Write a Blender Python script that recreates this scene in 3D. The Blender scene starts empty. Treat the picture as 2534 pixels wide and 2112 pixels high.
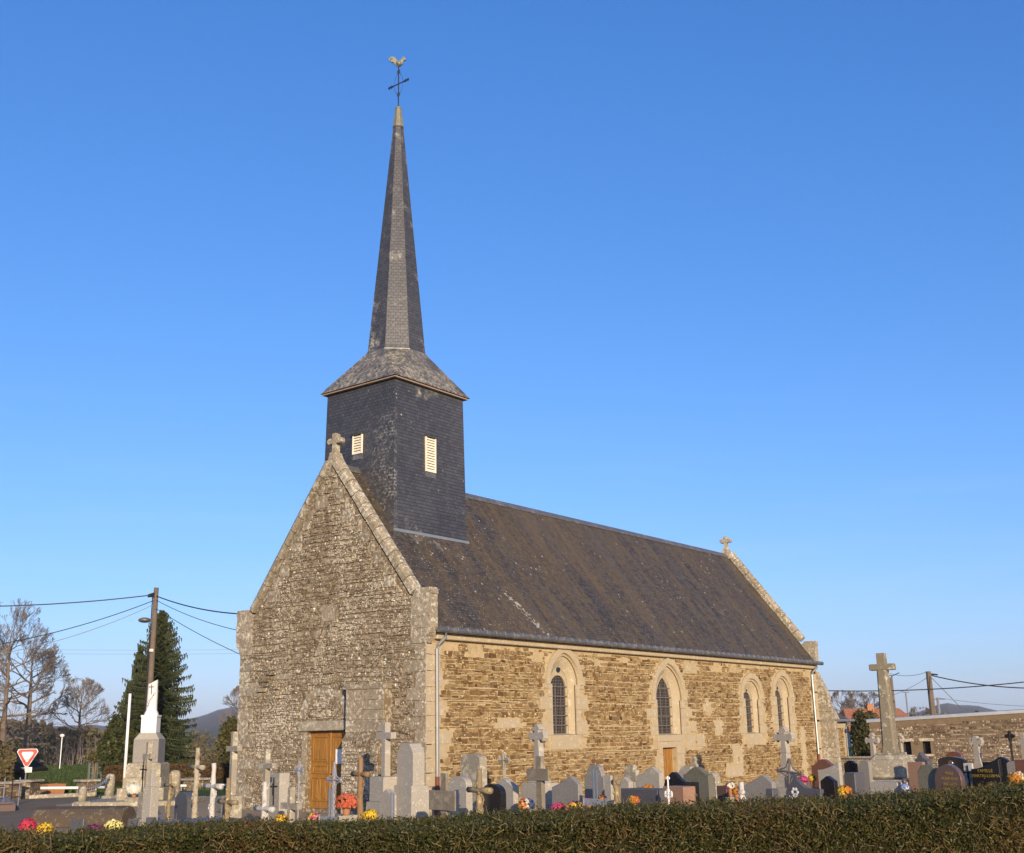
import bpy, bmesh, math, random
from mathutils import Vector, Matrix, noise as mnoise
from mathutils.geometry import tessellate_polygon
random.seed(7)
C = bpy.context.scene.collection
sc = bpy.context.scene
RAD = math.radians

# ------------------------------------------------------------------ camera
F_PX, PITCH, ROLL, YAW = 2833.43, 0.2629, -0.01882, 0.65345
CAM = Vector((-24.517, -22.127, 2.1))
CX, CY = 1267.0, 1056.0
Fv = Vector((math.cos(PITCH)*math.cos(YAW), math.cos(PITCH)*math.sin(YAW), math.sin(PITCH)))
R0 = Vector((math.sin(YAW), -math.cos(YAW), 0)); U0 = R0.cross(Fv)
Rv = math.cos(ROLL)*R0 + math.sin(ROLL)*U0
Uv = -math.sin(ROLL)*R0 + math.cos(ROLL)*U0
cd = bpy.data.cameras.new('camera'); cam = bpy.data.objects.new('camera', cd); C.objects.link(cam)
cd.sensor_width = 36; cd.sensor_fit = 'HORIZONTAL'; cd.lens = 36*F_PX/2534
cd.clip_start = 0.1; cd.clip_end = 6000
M = Matrix((Rv, Uv, -Fv)).transposed().to_4x4(); M.translation = CAM
cam.matrix_world = M
sc.camera = cam

# ------------------------------------------------------------------ light
SUN_AZ, SUN_EL = 217.5, 12.5
sun_dir = Vector((math.sin(RAD(SUN_AZ))*math.cos(RAD(SUN_EL)), math.cos(RAD(SUN_AZ))*math.cos(RAD(SUN_EL)), math.sin(RAD(SUN_EL))))
sl = bpy.data.lights.new('sun', 'SUN'); sl.energy = 5.0; sl.angle = RAD(0.5); sl.color = (1.0, 0.81, 0.57)
so = bpy.data.objects.new('sun', sl); C.objects.link(so)
so.rotation_euler = sun_dir.to_track_quat('Z', 'Y').to_euler(); so.location = sun_dir*200
w = bpy.data.worlds.new('World'); sc.world = w; w.use_nodes = True
nt = w.node_tree; bg = nt.nodes['Background']
sky = nt.nodes.new('ShaderNodeTexSky'); sky.sky_type = 'NISHITA'; sky.sun_disc = False
sky.sun_elevation = RAD(SUN_EL); sky.sun_rotation = RAD(SUN_AZ)
sky.altitude = 100; sky.air_density = 1.0; sky.dust_density = 0.6; sky.ozone_density = 2.2
# the sky's own colour balance: deeper blue overhead, pale blue instead of yellow at the horizon (per channel gain and gamma)
sep = nt.nodes.new('ShaderNodeSeparateColor'); com = nt.nodes.new('ShaderNodeCombineColor'); nt.links.new(sky.outputs[0], sep.inputs[0])
for i, (gain, gam) in enumerate(((.62, 1.16), (.76, .86), (1.22, .72))):
    p = nt.nodes.new('ShaderNodeMath'); p.operation = 'POWER'; p.inputs[1].default_value = gam
    q = nt.nodes.new('ShaderNodeMath'); q.operation = 'MULTIPLY'; q.inputs[1].default_value = gain*(.1657**(gam-1))
    nt.links.new(sep.outputs[i], p.inputs[0]); nt.links.new(p.outputs[0], q.inputs[0]); nt.links.new(q.outputs[0], com.inputs[i])
# faint thin cloud streaks low in the sky
tcw = nt.nodes.new('ShaderNodeTexCoord'); mpw = nt.nodes.new('ShaderNodeMapping'); mpw.inputs['Scale'].default_value = (2.2, 2.2, 22)
nt.links.new(tcw.outputs['Generated'], mpw.inputs[0]); nzw = nt.nodes.new('ShaderNodeTexNoise'); nzw.inputs['Scale'].default_value = 1.6; nzw.inputs['Detail'].default_value = 6; nzw.inputs['Roughness'].default_value = .65
nt.links.new(mpw.outputs[0], nzw.inputs['Vector']); sxw = nt.nodes.new('ShaderNodeSeparateXYZ'); nt.links.new(tcw.outputs['Generated'], sxw.inputs[0])
def mrw(v, a, b, c, d):
    n = nt.nodes.new('ShaderNodeMapRange'); n.inputs[1].default_value = a; n.inputs[2].default_value = b; n.inputs[3].default_value = c; n.inputs[4].default_value = d; nt.links.new(v, n.inputs[0]); return n.outputs[0]
k1 = mrw(nzw.outputs[0], .50, .72, 0, .07); k2 = mrw(sxw.outputs[2], .30, .10, 0, 1)
mu = nt.nodes.new('ShaderNodeMath'); mu.operation = 'MULTIPLY'; nt.links.new(k1, mu.inputs[0]); nt.links.new(k2, mu.inputs[1])
mxw = nt.nodes.new('ShaderNodeMix'); mxw.data_type = 'RGBA'; nt.links.new(mu.outputs[0], mxw.inputs[0]); nt.links.new(com.outputs[0], mxw.inputs[6]); mxw.inputs[7].default_value = (5.2, 5.4, 5.7, 1)
nt.links.new(mxw.outputs[2], bg.inputs['Color'])
bg.inputs['Strength'].default_value = 0.13
sc.view_settings.view_transform = 'Standard'; sc.view_settings.look = 'None'
sc.view_settings.exposure = 0.35; sc.view_settings.gamma = 1
sc.render.film_transparent = False
sc.cycles.max_bounces = 6; sc.cycles.volume_bounces = 0; sc.cycles.use_denoising = True

HAZE = .00018
# ------------------------------------------------------------------ placing
def at(px, py, d):
    return CAM + d*(Fv + Rv*((px-CX)/F_PX) - Uv*((py-CY)/F_PX))
def gp(px, d, z=0.0):
    a = d*(px-CX)/F_PX
    P = CAM + d*Fv + a*Rv
    return P + Uv*((z-P.z)/Uv.z)
def azc(px):
    v = at(px, 1820, 1.0)-CAM
    return math.degrees(math.atan2(v.x, v.y))
def rw(pxw, d, pxc, A=285):
    return pxw*d/F_PX/max(.3, math.cos(RAD(A-(azc(pxc)+180))))
def yaw_for(A):               # local -Y looks towards compass azimuth A
    return RAD(90-A) + math.pi/2

# ------------------------------------------------------------------ mesh collector
class MB:
    def __init__(s): s.v = []; s.f = []; s.m = []
    def add(s, vs, fs, mi=0):
        o = len(s.v); s.v += [tuple(v) for v in vs]
        for f in fs: s.f.append(tuple(i+o for i in f)); s.m.append(mi)
    def box(s, x0, x1, y0, y1, z0, z1, mi=0, top=1.0, rot=0, c=None):
        cx, cy = (x0+x1)/2, (y0+y1)/2
        vs = []
        for z, k in ((z0, 1.0), (z1, top)):
            for x, y in ((x0, y0), (x1, y0), (x1, y1), (x0, y1)):
                vs.append((cx+(x-cx)*k, cy+(y-cy)*k, z))
        if rot:
            a, b = math.cos(rot), math.sin(rot); c = c or (cx, cy)
            vs = [(c[0]+(x-c[0])*a-(y-c[1])*b, c[1]+(x-c[0])*b+(y-c[1])*a, z) for x, y, z in vs]
        s.add(vs, [(3, 2, 1, 0), (4, 5, 6, 7), (0, 1, 5, 4), (1, 2, 6, 5), (2, 3, 7, 6), (3, 0, 4, 7)], mi)
    def prism(s, pts, y0, y1, mi=0, fn=None, caps=True):   # pts counter-clockwise seen from -Y, (u,z)
        n = len(pts); fn = fn or (lambda u, y, z: (u, y, z))
        vs = [fn(u, y0, z) for u, z in pts]+[fn(u, y1, z) for u, z in pts]
        fs = [(i+n, (i+1) % n+n, (i+1) % n, i) for i in range(n)]
        if caps:
            tri = tessellate_polygon([[Vector((u, z, 0)) for u, z in pts]])
            for t in tri:
                a, b, c = t
                ar = (pts[b][0]-pts[a][0])*(pts[c][1]-pts[a][1])-(pts[b][1]-pts[a][1])*(pts[c][0]-pts[a][0])
                t2 = (a, b, c) if ar > 0 else (a, c, b)
                fs.append(t2); fs.append(tuple(i+n for i in reversed(t2)))
        s.add(vs, fs, mi)
    def tube(s, pts, r, n=6, mi=0, cap=True):
        pts = [Vector(p) for p in pts]; k = len(pts)
        rs = r if isinstance(r, (list, tuple)) else [r]*k
        vs = []
        for i, p in enumerate(pts):
            t = (pts[min(i+1, k-1)]-pts[max(i-1, 0)]).normalized()
            a = t.cross(Vector((0, 0, 1)) if abs(t.z) < .95 else Vector((1, 0, 0))).normalized(); b = t.cross(a)
            for j in range(n):
                q = 2*math.pi*j/n
                vs.append(p+(a*math.cos(q)+b*math.sin(q))*rs[i])
        fs = []
        for i in range(k-1):
            for j in range(n):
                fs.append((i*n+j, i*n+(j+1) % n, (i+1)*n+(j+1) % n, (i+1)*n+j))
        if cap:
            fs.append(tuple(range(n-1, -1, -1))); fs.append(tuple((k-1)*n+j for j in range(n)))
        s.add(vs, fs, mi)
    def lathe(s, prof, n=16, mi=0, c=(0, 0, 0), sx=1, sy=1):
        vs = []
        for r, z in prof:
            for j in range(n):
                q = 2*math.pi*j/n
                vs.append((c[0]+r*math.cos(q)*sx, c[1]+r*math.sin(q)*sy, c[2]+z))
        fs = []
        for i in range(len(prof)-1):
            for j in range(n):
                fs.append((i*n+j, i*n+(j+1) % n, (i+1)*n+(j+1) % n, (i+1)*n+j))
        fs.append(tuple(range(n-1, -1, -1))); fs.append(tuple((len(prof)-1)*n+j for j in range(n)))
        s.add(vs, fs, mi)
    def blob(s, c, rx, ry, rz, mi=0, amp=.15, seed=0, seg=10, ring=6):
        vs = []; fs = []
        for i in range(ring+1):
            th = math.pi*i/ring
            for j in range(seg):
                ph = 2*math.pi*j/seg
                d = Vector((math.sin(th)*math.cos(ph), math.sin(th)*math.sin(ph), math.cos(th)))
                k = 1+amp*mnoise.noise(d*2.3+Vector((seed*3.1, 0, 0)))*2
                vs.append((c[0]+d.x*rx*k, c[1]+d.y*ry*k, c[2]+d.z*rz*k))
        for i in range(ring):
            for j in range(seg):
                fs.append((i*seg+j, (i+1)*seg+j, (i+1)*seg+(j+1) % seg, i*seg+(j+1) % seg))
        s.add(vs, fs, mi)

def obj(name, mb, mats, parent=None, loc=None, rz=0, smooth=False, bevel=0, uv=False):
    me = bpy.data.meshes.new(name); me.from_pydata(mb.v, [], mb.f)
    if not isinstance(mats, (list, tuple)): mats = [mats]
    for m in mats: me.materials.append(m)
    if len(mats) > 1: me.polygons.foreach_set('material_index', mb.m)
    if smooth: me.polygons.foreach_set('use_smooth', [True]*len(me.polygons))
    if uv:
        L = me.uv_layers.new(name='UVMap'); Z = Vector((0, 0, 1))
        for p in me.polygons:
            n = p.normal; t = Z.cross(n)
            t = t.normalized() if t.length > .05 else Vector((1, 0, 0))
            b = n.cross(t)
            for li in p.loop_indices:
                q = me.vertices[me.loops[li].vertex_index].co
                L.data[li].uv = (q.dot(t), q.dot(b))
    me.update()
    o = bpy.data.objects.new(name, me); C.objects.link(o)
    if parent: o.parent = parent
    if loc is not None: o.location = loc
    if rz: o.rotation_euler = (0, 0, rz)
    if bevel:
        b = o.modifiers.new('bevel', 'BEVEL'); b.width = bevel; b.segments = 1; b.limit_method = 'ANGLE'; b.angle_limit = RAD(40)
    return o
def tag(o, label, cat, group=None, kind=None):
    o['label'] = label
    if cat: o['category'] = cat
    if group: o['group'] = group
    if kind: o['kind'] = kind
    return o
def thing(name, label, cat, loc=(0, 0, 0), rz=0, group=None):
    o = bpy.data.objects.new(name, None); C.objects.link(o)
    o.location = loc; o.rotation_euler = (0, 0, rz); o.empty_display_size = .2
    return tag(o, label, cat, group)
def structure(o): o['kind'] = 'structure'; return o

# ------------------------------------------------------------------ materials
def newmat(name):
    m = bpy.data.materials.new(name); m.use_nodes = True
    return m, m.node_tree, m.node_tree.nodes['Principled BSDF']
def N(t, ty, **kw):
    n = t.nodes.new(ty)
    for k, v in kw.items():
        if k in n.inputs: n.inputs[k].default_value = v
        else: setattr(n, k, v)
    return n
def rgba(c): return (c[0], c[1], c[2], 1)
def ramp(t, fac, stops, interp='LINEAR'):
    r = t.nodes.new('ShaderNodeValToRGB'); r.color_ramp.interpolation = interp
    e = r.color_ramp.elements
    while len(e) < len(stops): e.new(.5)
    for i, (p, c) in enumerate(stops):
        e[i].position = p; e[i].color = rgba(c) if len(c) == 3 else c
    t.links.new(fac, r.inputs[0]); return r.outputs[0]
def mix(t, fac, a, b, mode='MIX'):
    n = t.nodes.new('ShaderNodeMix'); n.data_type = 'RGBA'; n.blend_type = mode
    for s, v in ((n.inputs[0], fac), (n.inputs[6], a), (n.inputs[7], b)):
        if hasattr(v, 'links') or isinstance(v, bpy.types.NodeSocket): t.links.new(v, s)
        elif isinstance(v, (int, float)): s.default_value = v
        else: s.default_value = rgba(v)
    return n.outputs[2]
def mathn(t, op, a, b=0.0):
    n = t.nodes.new('ShaderNodeMath'); n.operation = op
    for s, v in ((n.inputs[0], a), (n.inputs[1], b)):
        if isinstance(v, bpy.types.NodeSocket): t.links.new(v, s)
        else: s.default_value = v
    return n.outputs[0]
def coords(t, kind='Object', scale=(1, 1, 1), rot=(0, 0, 0)):
    tc = t.nodes.new('ShaderNodeTexCoord'); mp = t.nodes.new('ShaderNodeMapping')
    mp.inputs['Scale'].default_value = scale; mp.inputs['Rotation'].default_value = rot
    t.links.new(tc.outputs[kind], mp.inputs[0]); return mp.outputs[0]
def noise(t, co, scale, detail=4, rough=.6, dist=0):
    n = N(t, 'ShaderNodeTexNoise', Scale=scale, Detail=detail, Roughness=rough, Distortion=dist)
    t.links.new(co, n.inputs['Vector']); return n.outputs[0]
def mask(t, val, lo, hi):
    n = t.nodes.new('ShaderNodeMapRange'); n.inputs[1].default_value = lo; n.inputs[2].default_value = hi
    t.links.new(val, n.inputs[0]); return n.outputs[0]
def spots(t, co, scale, size, soft=.06):
    n = N(t, 'ShaderNodeTexVoronoi', Scale=scale); t.links.new(co, n.inputs['Vector'])
    return mask(t, n.outputs['Distance'], size+soft, size)
def bump(t, bsdf, h, strength=.4, dist=.02):
    b = N(t, 'ShaderNodeBump', Strength=strength, Distance=dist)
    t.links.new(h, b.inputs['Height']); t.links.new(b.outputs[0], bsdf.inputs['Normal'])
def fin(t, b, col, rough=.9, spec=.3, metal=0):
    t.links.new(col, b.inputs['Base Color']) if isinstance(col, bpy.types.NodeSocket) else setattr(b.inputs['Base Color'], 'default_value', rgba(col))
    b.inputs['Roughness'].default_value = rough; b.inputs['Specular IOR Level'].default_value = spec; b.inputs['Metallic'].default_value = metal

def plain(name, c, var=.25, scale=6, rough=.8, spec=.3, metal=0, bmp=.2, fine=60, stain=None, stain_scale=2, stain_amt=(.5, .7)):
    m, t, b = newmat(name); co = coords(t)
    a = noise(t, co, scale, 6); f = noise(t, co, fine, 3)
    c1 = [x*(1-var) for x in c]; c2 = [min(1, x*(1+var)) for x in c]
    col = ramp(t, a, [(.3, c1), (.7, c2)])
    col = mix(t, .5, col, ramp(t, f, [(.3, c1), (.7, c2)]))
    if stain is not None:
        col = mix(t, mask(t, noise(t, co, stain_scale, 6, .7), *stain_amt), col, stain)
    fin(t, b, col, rough, spec, metal)
    if bmp: bump(t, b, f, bmp, .01)
    return m
def granite(name, c, speck=.5, rough=.6, spec=.4, lichen=0, lc=(.5, .47, .36)):
    m, t, b = newmat(name); co = coords(t)
    v = N(t, 'ShaderNodeTexVoronoi', Scale=90.0); t.links.new(co, v.inputs['Vector'])
    dark = [x*(1-speck) for x in c]; lite = [min(.9, x*(1+speck*.6)) for x in c]
    col = ramp(t, v.outputs['Color'], [(.1, dark), (.45, c), (.9, lite)])
    col = mix(t, mathn(t, 'MULTIPLY', noise(t, co, 1.7, 5), .5), col, [x*.72 for x in c])
    if lichen:
        col = mix(t, mask(t, noise(t, co, 5, 8, .75), .62-lichen*.2, .70-lichen*.2), col, lc)
        col = mix(t, spots(t, co, 9, .12*lichen+.05), col, [min(.8, x*1.35) for x in lc])
    fin(t, b, col, rough, spec); bump(t, b, noise(t, co, 40, 4), .15, .01)
    return m
def stone_wall_mat(name, pal, lichen, lcol, orange=.0, smear=None, lsize=9):
    m, t, b = newmat(name); co = coords(t)
    g = t.nodes.new('ShaderNodeNewGeometry')
    stops = [(i/(len(pal)-1), c) for i, c in enumerate(pal)]
    col = ramp(t, g.outputs['Random Per Island'], stops)
    n1 = noise(t, co, 7, 6, .7); n2 = noise(t, co, 45, 4, .7)
    col = mix(t, 1.0, col, ramp(t, n1, [(.25, (.55, .55, .55)), (.75, (1.35, 1.33, 1.3))]), 'MULTIPLY')
    col = mix(t, 1.0, col, ramp(t, n2, [(.25, (.7, .7, .7)), (.75, (1.25, 1.25, 1.25))]), 'MULTIPLY')
    big = noise(t, co, .55, 5, .6)
    if smear:
        col = mix(t, mathn(t, 'MULTIPLY', mask(t, noise(t, co, 4.5, 7, .7), .55, .66), .5), col, smear)
        col = mix(t, mask(t, noise(t, co, 1.1, 5, .7), .60, .72), col, [x*.8 for x in smear])
    if lichen:
        lm = mathn(t, 'ADD', noise(t, co, lsize, 7, .75), mathn(t, 'MULTIPLY', mathn(t, 'SUBTRACT', big, .5), .28))
        col = mix(t, mask(t, lm, .66-lichen*.16, .70-lichen*.16), col, lcol)
        sp = mathn(t, 'MULTIPLY', spots(t, co, 5.5, .17), mask(t, noise(t, co, 1.3, 3), .48, .55))
        col = mix(t, sp, col, [min(.85, x*1.15) for x in lcol])
    if orange:
        col = mix(t, mask(t, noise(t, co, 2.7, 6, .7), .73-orange*.1, .76-orange*.1), col, (.34, .19, .035))
    fin(t, b, col, .95, .2); bump(t, b, mathn(t, 'ADD', n1, n2), .7, .03)
    return m
STREAKS = ((4.75, 6.9, 5.75, 5.1, .55, 7, .70), (11.0, 7.5, 14.2, 5.4, 1.3, 2.6, .80), (5.9, 9.9, 7.2, 8.6, .5, 3, .80))
def slate_mat(name, base, lichen_amt, roof=False, w=.2, h=.12, rough=.5, spec=.45, pale=(.42, .40, .33)):
    m, t, b = newmat(name); uv = coords(t, 'UV'); co = coords(t)
    br = N(t, 'ShaderNodeTexBrick', Scale=1.0); br.offset = .5
    br.inputs['Brick Width'].default_value = w; br.inputs['Row Height'].default_value = h
    br.inputs['Mortar Size'].default_value = .009; br.inputs['Bias'].default_value = 0
    kv = .42 if roof else .2
    br.inputs['Color1'].default_value = rgba([x*(1-kv) for x in base]); br.inputs['Color2'].default_value = rgba([x*(1+kv) for x in base])
    br.inputs['Mortar'].default_value = rgba([x*.5 for x in base])
    t.links.new(uv, br.inputs['Vector'])
    col = br.outputs['Color']
    big = noise(t, co, .5, 5)
    col = mix(t, 1.0, col, ramp(t, big, [(.3, (.75, .75, .78)), (.7, (1.25, 1.22, 1.18))]), 'MULTIPLY')
    if roof:
        st = coords(t, 'UV', (1.1, .16, 1)); s1 = noise(t, st, 1.0, 9, .78, .8)
        col = mix(t, mathn(t, 'MULTIPLY', mask(t, s1, .40, .62), .75), col, (.092, .064, .034))
        s2 = noise(t, coords(t, 'UV', (.7, .12, 1)), 1.3, 5, .65)
        col = mix(t, mathn(t, 'MULTIPLY', mask(t, s2, .50, .70), .55), col, (.098, .083, .066))
        s3 = noise(t, coords(t, 'UV', (1.6, .5, 1)), 1.6, 7, .75)
        col = mix(t, mathn(t, 'MULTIPLY', mask(t, mathn(t, 'ADD', noise(t, co, 6, 6, .75), mathn(t, 'MULTIPLY', mathn(t, 'SUBTRACT', s1, .5), .5)), .48, .62), .65), col, (.125, .086, .034))
        col = mix(t, mathn(t, 'MULTIPLY', mask(t, s3, .52, .66), .8), col, (.105, .08, .034))
        # pale lichen run and loose patches on the south slope
        sx = t.nodes.new('ShaderNodeSeparateXYZ'); t.links.new(co, sx.inputs[0])
        for (xa, za, xb, zb, wd_, sc_, th_) in STREAKS:
            ln = mathn(t, 'ADD', mathn(t, 'MULTIPLY', sx.outputs[2], (xb-xa)/(zb-za)), xa-za*(xb-xa)/(zb-za))
            dx = mathn(t, 'ABSOLUTE', mathn(t, 'SUBTRACT', sx.outputs[0], ln)); inz = mathn(t, 'MULTIPLY', mask(t, sx.outputs[2], za+.25, za-.3), mask(t, sx.outputs[2], zb-.3, zb+.1))
            near = mathn(t, 'MULTIPLY', mask(t, dx, wd_, wd_*.2), inz)
            col = mix(t, mathn(t, 'MULTIPLY', mask(t, mathn(t, 'ADD', noise(t, co, sc_, 5, .7), mathn(t, 'MULTIPLY', near, .25)), th_+.06, th_+.14), near), col, pale)
    row = N(t, 'ShaderNodeTexBrick', Scale=1.0); row.offset = .5
    row.inputs['Brick Width'].default_value = w; row.inputs['Row Height'].default_value = h
    row.inputs['Mortar Size'].default_value = .022; t.links.new(uv, row.inputs['Vector'])
    edge = row.outputs['Fac']
    if roof:
        col = mix(t, mathn(t, 'MULTIPLY', mathn(t, 'MULTIPLY', spots(t, co, 3.4, .10, .06), mask(t, noise(t, co, .8, 3), .50, .60)), .8), col, pale)
        col = mix(t, mathn(t, 'MULTIPLY', spots(t, co, 8, .09, .05), mask(t, mathn(t, 'ADD', noise(t, co, .7, 4), mask(t, sx.outputs[0], 9, -6)), .70, .9)), col, pale)
    if name == 'tower_slate':          # pale lichen along the slate edges by the south-west corner
        sx = t.nodes.new('ShaderNodeSeparateXYZ'); t.links.new(co, sx.inputs[0])
        cm = mathn(t, 'MULTIPLY', mathn(t, 'MULTIPLY', mask(t, sx.outputs[0], 1.35, 1.25), mask(t, sx.outputs[1], 3.9, 2.4)), mathn(t, 'MULTIPLY', mask(t, sx.outputs[2], 12.6, 11.6), mask(t, noise(t, co, 2.2, 6, .7), .40, .56)))
        col = mix(t, mathn(t, 'MULTIPLY', mathn(t, 'MULTIPLY', cm, mathn(t, 'MULTIPLY', edge, mask(t, noise(t, co, 9, 5, .7), .44, .60))), .8), col, [x*.9 for x in pale])
    if lichen_amt:
        lm = mask(t, noise(t, co, .8, 6, .7), .66-lichen_amt*.2, .80-lichen_amt*.2)
        lm2 = mathn(t, 'MULTIPLY', lm, mathn(t, 'ADD', mathn(t, 'MULTIPLY', edge, .30), mask(t, noise(t, co, 7, 6, .75), .46, .62)))
        col = mix(t, mathn(t, 'MULTIPLY', lm2, .9), col, pale)
    col = mix(t, mathn(t, 'MULTIPLY', spots(t, co, 2.6, .055, .05), mask(t, noise(t, co, .6, 3), .60, .68)), col, pale)
    col = mix(t, mathn(t, 'MULTIPLY', spots(t, co, 4.3, .07, .05), mask(t, noise(t, co, .9, 3), .57, .66)), col, [x*.9 for x in pale])
    col = mix(t, mask(t, noise(t, co, 1.7, 6, .7), .72, .76), col, (.22, .13, .03))
    fin(t, b, col, rough, spec)
    bump(t, b, mathn(t, 'SUBTRACT', noise(t, co, 9, 4), mathn(t, 'MULTIPLY', br.outputs['Fac'], 2.0)), .5, .015)
    return m
def leaf_mat(name, stops, rough=.55, trans=.25):
    m, t, b = newmat(name); g = t.nodes.new('ShaderNodeNewGeometry'); co = coords(t)
    r = mathn(t, 'ADD', mathn(t, 'MULTIPLY', g.outputs['Random Per Island'], .5), mathn(t, 'MULTIPLY', mask(t, noise(t, co, 1.6, 5, .7), .32, .68), .5))
    col = ramp(t, r, stops); fin(t, b, col, rough, .3)
    if trans:
        tr = t.nodes.new('ShaderNodeBsdfTranslucent'); t.links.new(col, tr.inputs[0])
        ms = t.nodes.new('ShaderNodeMixShader'); ms.inputs[0].default_value = trans
        t.links.new(b.outputs[0], ms.inputs[1]); t.links.new(tr.outputs[0], ms.inputs[2])
        t.links.new(ms.outputs[0], t.nodes['Material Output'].inputs[0])
    return m

M_ = {}
M_['stone_s'] = stone_wall_mat('ochre_rubble', [(.09, .040, .014), (.23, .140, .052), (.15, .085, .033), (.32, .215, .092), (.24, .15, .06), (.37, .26, .12), (.17, .112, .058), (.29, .20, .095)], .12, (.46, .38, .24), smear=(.42, .32, .165))  # brown to ochre stone tones, one drawn per stone
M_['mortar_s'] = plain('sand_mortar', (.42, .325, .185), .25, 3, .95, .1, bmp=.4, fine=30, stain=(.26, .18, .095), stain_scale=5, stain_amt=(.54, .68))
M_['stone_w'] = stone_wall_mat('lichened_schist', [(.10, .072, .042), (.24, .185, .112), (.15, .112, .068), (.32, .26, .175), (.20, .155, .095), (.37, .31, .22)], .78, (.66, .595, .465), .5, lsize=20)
M_['mortar_w'] = plain('dark_joint', (.17, .125, .075), .3, 5, .95, .1, stain=(.40, .36, .27), stain_scale=9, stain_amt=(.5, .6))
M_['stone_far'] = stone_wall_mat('boundary_rubble', [(.075, .052, .033), (.155, .115, .074), (.115, .082, .052), (.23, .18, .122), (.28, .225, .16)], .5, (.48, .43, .34), lsize=14)
M_['ashlar'] = granite('dressed_limestone', (.43, .35, .225), .2, .9, .2, .35, (.50, .44, .32))
M_['ashlar_l'] = stone_wall_mat('lichened_granite', [(.25, .21, .15), (.33, .28, .20), (.29, .24, .16)], .75, (.58, .53, .42), .2, lsize=9)
M_['coping'] = stone_wall_mat('coping_granite', [(.26, .215, .14), (.36, .31, .22), (.32, .27, .19)], .8, (.52, .48, .38), .45, lsize=8)
M_['slate_t'] = slate_mat('tower_slate', (.056, .057, .064), .30, w=.17, h=.11)
M_['slate_s'] = slate_mat('spire_slate', (.060, .060, .063), .6, w=.16, h=.11, rough=.42)
M_['slate_k'] = slate_mat('skirt_slate', (.075, .072, .068), 1.5, w=.18, h=.11, pale=(.36, .32, .23))
M_['slate_r'] = slate_mat('nave_slate', (.049, .045, .041), .12, roof=True, w=.22, h=.11, rough=.6, spec=.3)
M_['zinc'] = plain('zinc', (.34, .35, .35), .2, 4, .42, .5, .6, bmp=0)
M_['zinc_d'] = plain('weathered_zinc', (.16, .155, .15), .3, 5, .5, .5, .5, bmp=0, stain=(.30, .29, .27), stain_scale=3)
M_['louvre'] = plain('cream_louvre_paint', (.78, .71, .55), .08, 8, .7, .3, bmp=0)
M_['eave'] = plain('eaves_board_paint', (.30, .22, .16), .25, 8, .8, .2)
M_['oak'] = None
M_['iron'] = plain('black_iron', (.02, .017, .015), .4, 20, .6, .4, .3, bmp=.2)
M_['rust_iron'] = plain('rusty_iron', (.10, .05, .028), .5, 20, .8, .3, .2)
M_['grille'] = plain('grille_iron', (.16, .135, .115), .3, 20, .7, .4, .3)
M_['cock'] = plain('gilded_copper', (.20, .195, .13), .3, 12, .5, .5, .4, bmp=.1)
M_['capmetal'] = plain('spire_cap_metal', (.19, .18, .125), .4, 7, .6, .4, .1, bmp=.2, stain=(.14, .12, .07), stain_scale=5)
m, t, b = newmat('leaded_glass'); fin(t, b, (.012, .012, .014), .18, .5); M_['glass'] = m
M_['granite_l'] = granite('pale_granite', (.37, .335, .275), .35, .75, .3, .3, (.46, .43, .34))
M_['granite_g'] = granite('grey_granite', (.255, .235, .205), .4, .6, .35, .12, (.33, .31, .25))
M_['granite_m'] = granite('mossy_granite', (.155, .145, .11), .4, .6, .4, .5, (.12, .115, .06))
M_['granite_o'] = granite('old_granite', (.31, .27, .20), .35, .9, .25, .55, (.46, .42, .31))
M_['granite_p'] = granite('pink_granite', (.31, .18, .115), .35, .35, .5)
M_['granite_r'] = granite('red_granite', (.17, .07, .042), .4, .25, .5)
M_['granite_k'] = granite('black_granite', (.016, .015, .016), .5, .14, .5)
M_['granite_b'] = granite('blue_grey_granite', (.092, .09, .095), .45, .45, .4)
M_['granite_n'] = granite('brown_granite', (.115, .075, .065), .4, .22, .5)
M_['concrete'] = granite('rustic_cement', (.40, .35, .26), .2, .95, .2, .5, (.22, .16, .07))
M_['concrete_w'] = granite('whitewashed_cement', (.54, .51, .46), .2, .9, .2, .5, (.25, .22, .17))
M_['concrete_y'] = granite('lichened_cement', (.24, .18, .105), .3, .95, .2, .6, (.36, .28, .14))
M_['plank'] = plain('weathered_plank', (.21, .175, .125), .35, 5, .9, .2, bmp=.5, stain=(.36, .31, .22), stain_scale=6)
M_['brownwood'] = plain('brown_wood', (.24, .145, .07), .3, 6, .8, .3, bmp=.4)
M_['alu'] = plain('bare_aluminium', (.55, .55, .55), .12, 8, .3, .5, .9, bmp=0)
M_['silver'] = plain('silver_paint', (.38, .38, .40), .25, 15, .5, .5, .4)
M_['white'] = plain('white_paint', (.78, .76, .72), .06, 5, .6, .3, bmp=.05)
M_['gold'] = plain('gold_leaf', (.70, .46, .08), .1, 8, .35, .5, .7, bmp=0)
M_['red'] = plain('sign_red', (.52, .035, .02), .05, 5, .5, .4, bmp=0)
M_['pole'] = plain('creosoted_pole', (.15, .115, .085), .3, 4, .9, .2, bmp=.5)
M_['bark'] = plain('bark', (.17, .13, .095), .35, 3, .95, .1, bmp=.4)
M_['twig'] = plain('twig_bark', (.18, .15, .125), .3, 1, .95, .1, bmp=0)
M_['cable'] = plain('black_cable', (.03, .03, .032), .1, 4, .6, .3, bmp=0)
M_['wire'] = plain('grey_wire', (.20, .20, .21), .1, 4, .6, .3, bmp=0)
M_['terracotta'] = plain('terracotta', (.36, .16, .075), .2, 8, .9, .2)
M_['redpipe'] = plain('red_brown_pipe', (.16, .045, .03), .2, 8, .6, .4)
M_['virgin_blue'] = plain('blue_glaze', (.15, .20, .38), .15, 9, .35, .5)
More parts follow.
